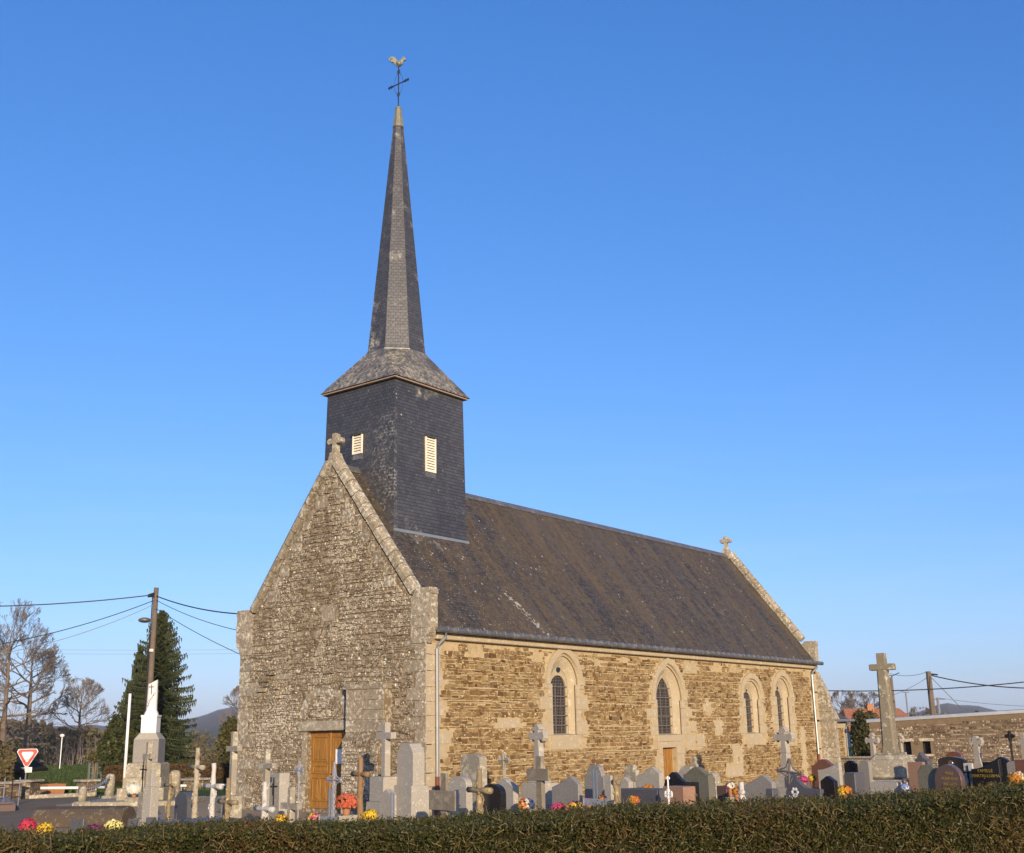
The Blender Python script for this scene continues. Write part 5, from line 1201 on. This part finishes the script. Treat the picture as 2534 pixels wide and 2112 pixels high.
A, B = at(2150, 1783, 54.5), at(2700, 1745, 51.5); B = A+(B-A)*2.2; A.z = hz(2208, 1778, 54.2); B2 = B.copy(); v = B-A; v.z = 0; Lw = v.length; hA, hB = A.z-.18, at(2534, 1755, 52.4).z-.18
t = thing('boundary_wall', 'long rubble stone wall with pale metal capping and two small dark openings on the right', 'wall', (A.x, A.y, 0), math.atan2(v.y, v.x))
hl = lambda u: hA+(hB-hA)*u/Lw
_hl = lambda u: hA+(hB-hA)*u/Lw
def uof(px):
    d = at(px, 1800, 1)-CAM; n_ = Vector((-v.y, v.x, 0)).normalized(); k = (A-CAM).dot(n_)/d.dot(n_); return (CAM+d*k-A).dot(v.normalized())
def zof(px, py):
    d = at(px, py, 1)-CAM; n_ = Vector((-v.y, v.x, 0)).normalized(); k = (A-CAM).dot(n_)/d.dot(n_); return (CAM+d*k).z
hB = hA+(hB-hA)*Lw/uof(2534)
sgn = 1 if (CAM-A).dot(Vector((-v.y, v.x, 0))) > 0 else -1
fb = lambda u, o, z: (u, sgn*(.25+o), z)
op = []
for x0, x1, y0, y1 in ((2232, 2250, 1836, 1868), (2279, 2298, 1835, 1866)):
    a, b_ = sorted((uof(x0), uof(x1))); op.append((a, b_, zof((x0+x1)/2, y1), zof((x0+x1)/2, y0)))
mb = MB(); slab(mb, [(0, 0), (Lw, 0), (Lw, hB), (0, hA)], [[(a, c), (b_, c), (b_, d), (a, d)] for a, b_, c, d in op], fb, 0, .35)
rubble(mb, 0, Lw, .02, max(hA, hB)-.16, fb, (.05, .13), (.12, .4), .02, .025, lambda u, z: z < hl(u)-.2 and not any(a-.1 < u < b_+.1 and c-.08 < z < d+.16 for a, b_, c, d in op), 1)
for a, b_, c, d in op: block(mb, a-.15, b_+.15, d+.01, d+.14, .03, fb, 2); block(mb, a-.12, b_+.12, c-.10, c-.01, .03, fb, 2)
mb.add([fb(0, -.36, 0), fb(Lw, -.36, 0), fb(Lw, -.36, hB), fb(0, -.36, hA)], [(0, 1, 2, 3)], 3)  # black backing sheet stands in for the darkness inside the openings
obj('masonry', mb, [plain('earth_joint', (.15, .11, .07), .3, 5, .95, .1), M_['stone_far'], M_['granite_o'], M_['iron']], t)
mb = MB(); mb.add([fb(-.1, .06, hA), fb(Lw, .06, hB), fb(Lw, .06, hB+.14), fb(-.1, .06, hA+.14), fb(-.1, -.4, hA), fb(Lw, -.4, hB), fb(Lw, -.4, hB+.17), fb(-.1, -.4, hA+.17)], [(0, 1, 2, 3), (3, 2, 6, 7), (4, 7, 6, 5), (0, 3, 7, 4), (0, 4, 5, 1)]); obj('capping', mb, M_['zinc'], t)
capped_wall(gp(2085, 53), gp(2262, 50.5), hz(2120, 1878, 52), .35, 'low pale wall with flat capstone behind the calvary base', mat='coping')
P = gp(2172, 140); t = thing('house', 'low house with an orange-red tiled hipped roof and brick chimney beyond the churchyard', 'house', (P.x, P.y, 0), YAW-math.pi/2+RAD(14))
rz_ = hz(2170, 1753, 140); mb = MB(); mb.box(-5.2, 4.6, -3, 3, 0, 2.0); obj('wall', mb, M_['render'], t)
mb = MB(); mb.add([(-5.6, -3.5, 1.7), (5.0, -3.5, 1.7), (5.0, 3.5, 1.7), (-5.6, 3.5, 1.7), (-4.2, 0, rz_), (3.4, 0, rz_)], [(0, 1, 5, 4), (1, 2, 5), (2, 3, 4, 5), (3, 0, 4)]); rr = obj('roof', mb, M_['tile'], t, uv=True)
mb = MB(); mb.box(-1.2, -.3, -.5, .2, rz_-.9, rz_+.42); mb.box(-1.0, -.5, -.35, .05, rz_+.42, rz_+.55); obj('chimney', mb, M_['terracotta'], rr)
mb = MB(); mb.box(-3.6, -2.5, -3.03, -2.98, .8, 1.65); obj('window', mb, M_['glass'], t)
# yellow machine
P = gp(2152, 64); t = thing('digger', 'yellow machine with sloping arm and cab, half hidden behind the calvary', 'machine', (P.x, P.y, 0), YAW-math.pi/2)
mb = MB(); mb.box(-.2, 1.3, -.6, .6, .45, 1.15); obj('body', mb, M_['yellow_paint'], t, bevel=.05)
for x in (-.55, -.25):
    for y in (-.5, .5):
        mb = MB(); mb.box(x-.04, x+.04, y-.04, y+.04, .4, 1.05); obj('cab_post', mb, M_['yellow_paint'], t)
mb = MB(); mb.box(-.85, -.15, -.55, .55, 1.05, 1.14); obj('cab_roof', mb, M_['yellow_paint'], t)
mb = MB(); mb.tube([(-.8, -.5, 1.08), (-1.35, -.5, .25)], .06, 6); mb.tube([(-.8, .5, 1.08), (-1.35, .5, .25)], .06, 6); mb.tube([(-1.35, -.5, .25), (-1.35, .5, .25)], .06, 6); obj('lift_arm', mb, M_['yellow_paint'], t)
for x in (-.5, .9):
    for y in (-.7, .7):
        mb = MB(); mb.lathe([(.2, -.12), (.42, -.12), (.42, .12), (.2, .12)], 18); mb.v = [(a+x, c+y, b2+.42) for a, b2, c in mb.v]; obj('wheel', mb, M_['cable'], t)

# ------------------------------------------------------------------ vegetation
def bare_tree(px, py, d, spread_px, label, seed, trunk_r=.28, lean=0, base_px=None, fork=.32, levels=7, flat=1.0, twig='twig', mult=2.72, tpx=None):
    rnd = random.Random(seed); P = at(px, py, d); H = P.z; B_ = gp(base_px if base_px is not None else px, d)
    Rr = spread_px*d/F_PX/2; t = thing('tree', label, 'tree', (B_.x, B_.y, 0), rnd.uniform(0, 6), 'bare winter trees')
    off = Vector((P.x-B_.x, P.y-B_.y, 0)); a_ = -t.rotation_euler.z; off = Vector((off.x*math.cos(a_)-off.y*math.sin(a_), off.x*math.sin(a_)+off.y*math.cos(a_), 0))
    tr, cr = MB(), MB(); zf = H*fork; cz = (H+zf*.8)/2; ctr = Vector((off.x, off.y, cz)); rad = Vector((Rr, Rr, (H-zf*.8)/2))
    top = Vector((off.x*.5, off.y*.5, H*.72))
    pts = [Vector((0, 0, 0)), Vector((off.x*.1, off.y*.1, zf*.5)), Vector((off.x*.3, off.y*.3, zf)), top.lerp(Vector((off.x*.3, off.y*.3, zf)), .45), top]
    tr.tube(pts, [trunk_r*1.3, trunk_r, trunk_r*.85, trunk_r*.55, trunk_r*.28], 8)
    def inside(p): q = p-ctr; return (q.x/rad.x)**2+(q.y/rad.y)**2+(q.z/rad.z)**2
    def grow(p, dr, L, r, lev):
        q = p+dr*L
        if inside(q) > 1.12 and lev > 0: L *= .5; q = p+dr*L
        mid = (p+q)/2+Vector((rnd.gauss(0, 1), rnd.gauss(0, 1), rnd.gauss(0, 1)))*L*.07
        (tr if lev < 2 else cr).tube([p, mid, q], [max(r, .011), max(r*.82, .010), max(r*.62, .009)], 5 if lev < 2 else 3, cap=False)
        if lev >= levels: return
        n = 3 if rnd.random() < mult-2 else 2
        for i in range(n):
            ax = Vector((rnd.gauss(0, 1), rnd.gauss(0, 1), rnd.gauss(0, 1))).normalized()
            nd = (dr+ax*rnd.uniform(.45, .85)+Vector((0, 0, .12))+(q-ctr).normalized()*.22); nd.z *= flat; nd.normalize()
            grow(q if i < 2 else mid, nd, L*rnd.uniform(.68, .86), r*rnd.uniform(.5, .66), lev+1)
    nl = 15
    for i in range(nl):
        k = i/(nl-1); b0 = pts[2].lerp(pts[4], k) if i else pts[2]; a = i*2.4+rnd.uniform(-.3, .3)
        dr = Vector((math.cos(a), math.sin(a), -.02+.85*k)).normalized(); grow(b0, dr, Rr*rnd.uniform(.46, .60)*(1-.25*k), trunk_r*(.42-.18*k), 0)
    grow(top, Vector((0, 0, 1)), H*.1, trunk_r*.25, 1)
    obj('trunk', tr, M_['bark'], t); obj('crown', cr, M_[twig], t)
bare_tree(30, 1490, 92, 215, 'tall bare tree with forked top at the far left edge', 1, .26, base_px=2, fork=.26)
bare_tree(78, 1575, 104, 190, 'broad round bare tree standing left of the give-way sign', 2, .34, base_px=66, fork=.18, mult=2.75)
bare_tree(205, 1683, 118, 130, 'smaller round bare tree left of the spruce', 3, .24, base_px=188, fork=.18, mult=2.75)
bare_tree(600, 1700, 150, 100, 'distant bare tree on the rise close to the church gable', 4, .25, fork=.25)
bare_tree(2085, 1706, 150, 70, 'bare tree just right of the church end, half behind the sacristy', 5, .22, fork=.25)
bare_tree(2117, 1713, 175, 80, 'round bare tree behind the left part of the red roof', 6, .25, fork=.2, mult=2.7)
bare_tree(2155, 1716, 180, 64, 'round bare tree behind the chimney of the red roof', 7, .22, fork=.2, mult=2.7)
bare_tree(2275, 1748, 190, 60, 'low bare bush tree above the wall between the dark poles', 8, .16, fork=.1)
def spruce(px, py, d, wpx, label, seed, cone=1.0, zlow=.05, nb=260):
    rnd = random.Random(seed); P = at(px, py, d); H = P.z; R_ = wpx*d/F_PX/2; t = thing('spruce', label, 'tree', (P.x, P.y, 0), rnd.uniform(0, 6), 'evergreens behind the war memorial')
    mb = MB(); mb.tube([(0, 0, 0), (0, 0, H*.6), (0, 0, H)], [H*.018, H*.010, .012], 7); obj('trunk', mb, M_['bark'], t)
    mb = MB()
    for i in range(nb):
        k = (i+.5)/nb; z = H*(zlow+(1-zlow)*k**.92); prof_ = (1-k)**.66*(1 if k > .12 else .82+k*1.5)
        L = max(.10, 1.28*R_*prof_*rnd.uniform(.6, 1.15)); a = i*2.399+rnd.uniform(-.3, .3); dr = Vector((math.cos(a), math.sin(a), 0)); sd = Vector((-math.sin(a), math.cos(a), 0)); rise = .05+.55*k
        n = max(4, int(L/.11))
        for j in range(n+1):
            q = j/n; c = Vector((0, 0, z))+dr*L*q+Vector((0, 0, L*(rise*q-.38*q*q+.22*q**4)))
            sl = (.30*L*(1-q)**.7+.07)*rnd.uniform(.7, 1.15)
            for s in (-1, 1):
                tip = c+sd*s*sl*.8+dr*sl*.55+Vector((0, 0, -.22*sl+rnd.uniform(-.04, .03))); w_ = .030+.012*rnd.random()
                up = Vector((rnd.uniform(-.5, .5), rnd.uniform(-.5, .5), 1)).normalized()*w_
                mb.add([c-up*.4, c+up, tip, tip-Vector((0, 0, w_*.8))], [(0, 1, 2, 3)])
                hang = (c+tip)/2; mb.add([hang-dr*w_, hang+dr*w_, hang+Vector((rnd.uniform(-.05, .05), rnd.uniform(-.05, .05), -.20*rnd.uniform(.6, 1.3)))], [(0, 1, 2)])
        tip = Vector((0, 0, z))+dr*L*1.04+Vector((0, 0, L*(rise-.16)))
        mb.add([tip-dr*.18-sd*.02, tip-dr*.18+sd*.02, tip], [(0, 1, 2)])
    obj('crown', mb, M_['needle'], t)
spruce(402, 1512, 57, 190, 'tall dark spruce with a thin bare tip behind the utility pole', 11, nb=420)
spruce(348, 1600, 58.5, 78, 'second spruce with ragged top left of the tall one', 12, nb=240)
spruce(322, 1688, 60, 84, 'small spruce at the left shoulder of the group', 13, nb=180)
def bush(px, py, d, wpx, mat, label, seed, n=2600, leaf=.10, name='bush', zb=0, grp=None, clumps=9, cat='bush'):
    rnd = random.Random(seed); P = at(px, py, d); H = P.z; R_ = wpx*d/F_PX/2; t = thing(name, label, cat, (P.x, P.y, 0), 0, grp)
    mb = MB(); mb.tube([(0, 0, 0), (.05, 0, H*.5), (0, .05, H*.8)], [.10, .07, .02], 6)
    for i in range(10):
        a = rnd.uniform(0, 6.28); mb.tube([(0, 0, H*.15), (math.cos(a)*R_*.6, math.sin(a)*R_*.6, H*rnd.uniform(.4, .8))], [.04, .012], 4)
    obj('stem', mb, M_['bark'], t); mb = MB()
    leaves_in(mb, n//3, (0, 0, zb+(H-zb)*.48), R_*.9, R_*.9, (H-zb)*.48, leaf, rnd, .55)
    for i in range(clumps):
        a = rnd.uniform(0, 6.28); e = rnd.uniform(-.5, .95); c = (math.cos(a)*R_*.62*math.sqrt(1-e*e), math.sin(a)*R_*.62*math.sqrt(1-e*e), zb+(H-zb)*(.5+.34*e)); k = rnd.uniform(.28, .46)
        leaves_in(mb, 2*n//3//clumps, c, R_*k, R_*k, (H-zb)*k*.62, leaf, rnd, .35)
    obj('foliage', mb, M_[mat], t)
bush(300, 1772, 55, 100, 'holly', 'broad dark rounded evergreen bush left of the war memorial', 31, 9000, .09, clumps=16)
bush(582, 1772, 72, 92, 'olive', 'rusty green rounded tree close to the church gable', 32, 6000, .12, clumps=14)
bush(505, 1800, 66, 110, 'brush', 'thin yellowish leafless shrub between spruce and church', 33, 1200, .07, clumps=10)
bush(2140, 1757, 62, 92, 'olive', 'ivy-green rounded bush in front of the red-roofed house', 34, 9000, .085, clumps=18)
bush(238, 1860, 62, 34, 'olive', 'small young tree with yellow-green leaves in a wire guard on the grass', 35, 900, .07, zb=1.0, clumps=7, cat='sapling')
bush(5, 1830, 50, 74, 'brush', 'russet hedge bush at the left edge by the shed', 36, 5000, .08, clumps=12)
bush(-60, 1790, 56, 110, 'holly', 'dark evergreen bush beyond the left edge', 37, 4000, .10, clumps=12)
# wire guard for sapling
P = gp(238, 62); t = thing('tree_guard', 'grey wire mesh guard round the young tree', 'guard', (P.x, P.y, 0)); mb = MB()
for i in range(12):
    a = i*math.pi/6; mb.tube([(.45*math.cos(a), .45*math.sin(a), 0), (.45*math.cos(a), .45*math.sin(a), 1.05)], .012, 4)
for z in (.2, .5, .8, 1.05): mb.tube([(.45*math.cos(i*math.pi/8), .45*math.sin(i*math.pi/8), z) for i in range(17)], .01, 4)
obj('mesh', mb, M_['wire'], t)
# shed at the left edge
P = gp(-62, 52); t = thing('shed', 'dark shed with sloping roof edge cut off at the left of the picture', 'shed', (P.x, P.y, 0), YAW-math.pi/2)
mb = MB(); mb.prism([(-2.2, 0), (1.1, 0), (1.1, 1.2), (-.5, 2.1), (-2.2, 1.2)], 0, 3); obj('wall', mb, M_['plank'], t)
mb = MB(); mb.add([(-.5, -.3, 2.3), (1.95, -.3, .95), (1.95, 3.3, .95), (-.5, 3.3, 2.3), (-.5, -.3, 2.18), (1.95, -.3, .83), (1.95, 3.3, .83), (-.5, 3.3, 2.18), (-2.7, -.3, 1.0), (-2.7, 3.3, 1.0)], [(0, 1, 2, 3), (4, 7, 6, 5), (0, 4, 5, 1), (1, 5, 6, 2), (0, 3, 9, 8)]); obj('roof', mb, plain('dark_felt_roof', (.035, .027, .020), .3, 4, .95, .1), t, uv=True)
# brown undergrowth, far field fence, clipped hedge
rnd = random.Random(5); mb = MB()
def brush_row(x0, x1, d0, d1, yt, n, leaf):
    for i in range(n):
        px = rnd.uniform(x0, x1); d = rnd.uniform(d0, d1); k = (px-x0)/(x1-x0); y = yt[0]+(yt[1]-yt[0])*k+14*mnoise.noise((px*.02, 3, 1))+9*mnoise.noise((px*.09, 5, 2))
        H = max(.8, hz(px, y, d)); z = H*(1-rnd.random()**1.6); p = gp(px, d, z)
        a = Vector((rnd.gauss(0, 1), rnd.gauss(0, 1), rnd.gauss(0, 1))).normalized(); b_ = a.cross(Vector((rnd.gauss(0, 1), rnd.gauss(0, 1), rnd.gauss(0, 1)))).normalized(); s = leaf*rnd.uniform(.5, 1.4)
        mb.add([p-a*s, p-b_*s*.4, p+a*s, p+b_*s*.4], [(0, 1, 2, 3)])
brush_row(-250, 130, 108, 128, (1770, 1790), 12000, .20); brush_row(110, 300, 115, 140, (1800, 1815), 9000, .2); brush_row(280, 640, 112, 135, (1845, 1850), 9000, .18)
brush_row(-250, 660, 111, 117, (1868, 1872), 7000, .15); brush_row(2040, 2420, 150, 190, (1775, 1770), 4000, .3)
o = obj('undergrowth', mb, M_['brush'], None); tag(o, 'brown leafless undergrowth and brambles along the far side of the meadow', 'undergrowth', None, 'stuff')
mb = MB()
for i in range(1500):
    px = rnd.uniform(-250, 640); d = rnd.uniform(108, 135); p = gp(px, d); h = rnd.uniform(1.2, 3.6)*(1 if px < 280 else .55); q = p+Vector((rnd.gauss(0, .5), rnd.gauss(0, .5), h)); mb.tube([p, (p+q)/2+Vector((rnd.gauss(0, .15), 0, 0)), q], [.03, .02, .006], 3, cap=False)
o = obj('brushwood', mb, M_['twig'], None); tag(o, 'thin bare stems rising from the brown undergrowth', 'undergrowth', None, 'stuff')
fp = None
for i, (px, py, dx) in enumerate(((88, 1882, 1), (123, 1882, -2), (170, 1876, 6), (193, 1880, 3), (207, 1876, 0), (256, 1880, 0), (276, 1874, 2), (284, 1882, 4), (297, 1878, 0), (302, 1882, 0), (536, 1881, 3), (548, 1883, 0), (567, 1884, 0))):
    B_ = gp(px, 112); T = gp(px+dx, 112, 1.25)
    if fp is None:
        mb = MB(); mb.tube([(0, 0, 0), (0, 0, .6), (0, 0, 1.2)], [.07, .065, .06], 6); fp = obj('fence_post', mb, M_['plank'], None, (B_.x, B_.y, 0)); o = fp
    else: o = fp.copy(); C.objects.link(o); o.location = (B_.x, B_.y, 0)
    o.rotation_euler = (0, dx*.08, YAW-math.pi/2); o.scale.z = (hz(px, py, 112)+.25)/1.2
    tag(o, 'weathered grey fence post along the far edge of the meadow', 'fence post', 'meadow fence posts')
rnd = random.Random(9)
def clipped(p0, p1, top0, top1, back, n, leafmat, core, twigs, label, leaf, name='hedge', grp=None, tw=0, wav=.03, dense=(0, 1)):
    """p0->p1: front edge on the ground; back: vector to rear edge; tops as heights"""
    t = thing(name, label, 'hedge', (p0.x, p0.y, 0), 0, grp); L = (p1-p0); W0 = back.length
    def topz(k, s): return top0(k)+wav*mnoise.noise((k*L.length*1.1, s*1.3, 2.2))+wav*.6*mnoise.noise((k*L.length*4, s*3, 7))
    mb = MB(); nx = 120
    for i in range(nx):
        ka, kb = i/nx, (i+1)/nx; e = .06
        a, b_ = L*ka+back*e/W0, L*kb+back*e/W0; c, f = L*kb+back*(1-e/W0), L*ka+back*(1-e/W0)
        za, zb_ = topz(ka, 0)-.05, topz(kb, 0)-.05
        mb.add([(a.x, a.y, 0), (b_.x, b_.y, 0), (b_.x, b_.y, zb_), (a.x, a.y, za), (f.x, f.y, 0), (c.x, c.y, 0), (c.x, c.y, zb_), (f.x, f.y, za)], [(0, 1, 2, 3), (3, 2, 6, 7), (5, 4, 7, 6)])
    obj('shade_core', mb, M_[core], t)  # solid dark core, painted as the shade between leaves and twigs
    mb = MB(); tb = MB(); per = n
    nrm = -back.normalized(); Hh = top0(.5)
    for i in range(per):
        k = rnd.uniform(*dense) if rnd.random() < .78 else rnd.random(); r = rnd.random(); pr = Hh*.62/(Hh*.62+W0)
        dens = mnoise.noise((k*L.length*1.6, r*2.0, 4.4))
        if r < pr:                 # front face
            z = topz(k, 0)*(1-(rnd.random())*.62); p = L*k+nrm*(rnd.gauss(.0, .035)+.05*mnoise.noise((k*L.length*2.2, z*3, 1.1))); p.z = z
            if mnoise.noise((k*L.length*3.1, z*4.2, 9.9)) < -.28 and rnd.random() < .75: continue
        else:
            s = rnd.random(); p = L*k+back*s; p.z = topz(k, s*W0)+rnd.gauss(-.01, .022)
        a = Vector((rnd.gauss(0, 1), rnd.gauss(0, 1), rnd.gauss(0, 1)+.3)).normalized(); b_ = a.cross(Vector((rnd.gauss(0, 1), rnd.gauss(0, 1), rnd.gauss(0, 1)))).normalized(); s = leaf*rnd.uniform(.55, 1.45)
        mb.add([p-a*s, p-b_*s*.42, p+a*s, p+b_*s*.42], [(0, 1, 2, 3)])
    fo = obj('foliage', mb, M_[leafmat], t)
    for i in range(tw):
        k = rnd.uniform(*dense); z = topz(k, 0)*(1-rnd.random()*.55) if rnd.random() < .9 else topz(k, 0)
        p = L*k+nrm*rnd.uniform(.0, .05); p.z = z
        if z == topz(k, 0): p = L*k+back*rnd.random(); p.z = z
        a = Vector((rnd.gauss(0, 1), rnd.gauss(0, 1), rnd.gauss(.3, .8))).normalized()*rnd  .uniform(.03, .11); m2 = p+a*.5+Vector((rnd.gauss(0, .012), rnd.gauss(0, .012), rnd.gauss(0, .012)))
        tb.tube([p, m2, p+a], [.0030, .0024, .0014], 3, cap=False)
    if tw: obj('twigs', tb, M_[twigs], t)
    return t
# foreground hedge
YB = [(-3000, 2150), (0, 2056), (560, 2033), (1100, 2021), (1300, 2008), (1500, 1993), (1700, 1984), (2100, 1967), (2315, 1949), (2534, 1931), (5200, 1835)]
Db = lambda px: 7.0+1.5*px/2534
def zt_(px):
    for (xa, ya), (xb, yb) in zip(YB, YB[1:]):
        if xa <= px <= xb: y = ya+(yb-ya)*(px-xa)/(xb-xa); break
    return hz(px, y, Db(px))-.055
pA, pB = gp(0, 7.0), gp(2534, 8.5); pA, pB = pA-(pB-pA)*.9, pA+(pB-pA)*1.8; Lb = pB-pA; bk = Vector((-Lb.y, Lb.x, 0)).normalized()
if bk.dot(Fv) < 0: bk = -bk
bk *= .85
def topf(k):
    q = pA+Lb*k; q.z = 1.55; v = q-CAM; d = max(2.0, v.dot(Fv)); px = max(-2900, min(5100, CX+F_PX*v.dot(Rv)/d))
    for (xa, ya), (xb, yb) in zip(YB, YB[1:]):
        if xa <= px <= xb: y = ya+(yb-ya)*(px-xa)/(xb-xa); break
    return hz(px, y, d)-.024-.004*max(0, min(1, px/2534))**2
tops = [topf(i/200) for i in range(201)]
tf = lambda k: tops[min(199, int(k*200))]+(tops[min(200, int(k*200)+1)]-tops[min(199, int(k*200))])*(k*200-int(k*200))
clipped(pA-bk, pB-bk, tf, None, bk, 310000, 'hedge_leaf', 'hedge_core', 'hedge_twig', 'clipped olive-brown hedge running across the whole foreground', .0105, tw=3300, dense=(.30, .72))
a, b_ = gp(255, 52), gp(760, 53); hh = hz(480, 1895, 52)
M_['beech_leaf'] = leaf_mat('brown_hedge_leaf', [(0, (.06, .035, .014)), (.5, (.12, .065, .028)), (1, (.10, .10, .03))], .7, .2)
clipped(a, b_, lambda k: hh, None, Vector((Fv.x, Fv.y, 0)).normalized()*.8, 16000, 'beech_leaf', 'hedge_core', 'hedge_twig', 'low clipped brown hedge behind the war memorial and log crosses', .06)

# ------------------------------------------------------------------ haze
m, t, b = newmat('haze_air'); t.nodes.remove(b)
pv = t.nodes.new('ShaderNodeVolumePrincipled'); pv.inputs['Color'].default_value = (.80, .86, 1, 1); pv.inputs['Density'].default_value = HAZE
t.links.new(pv.outputs[0], t.nodes['Material Output'].inputs['Volume'])
mb = MB(); mb.box(-600, 3700, -900, 3700, -1.5, 105); o = obj('haze', mb, m); o['kind'] = 'stuff'; o['label'] = 'thin pale blue haze lying over the far hills and trees'

# meadow grass
rnd = random.Random(21); mb = MB()
for i in range(34000):
    d = 50+rnd.random()**1.3*64; px = rnd.uniform(-120, 640); p = gp(px, d); h = rnd.uniform(.08, .22); a = rnd.uniform(0, 6.28); w_ = rnd.uniform(.03, .09); dx = Vector((math.cos(a)*w_, math.sin(a)*w_, 0)); ln = Vector((rnd.gauss(0, .06), rnd.gauss(0, .06), h))
    mb.add([p-dx, p+dx, p+ln], [(0, 1, 2)])
o = obj('grass', mb, leaf_mat('meadow_blade', [(0, (.035, .058, .010)), (.6, (.058, .088, .018)), (1, (.10, .105, .030))], .7, .3)); tag(o, 'short green meadow grass beyond the entrance piers', 'grass', None, 'stuff')
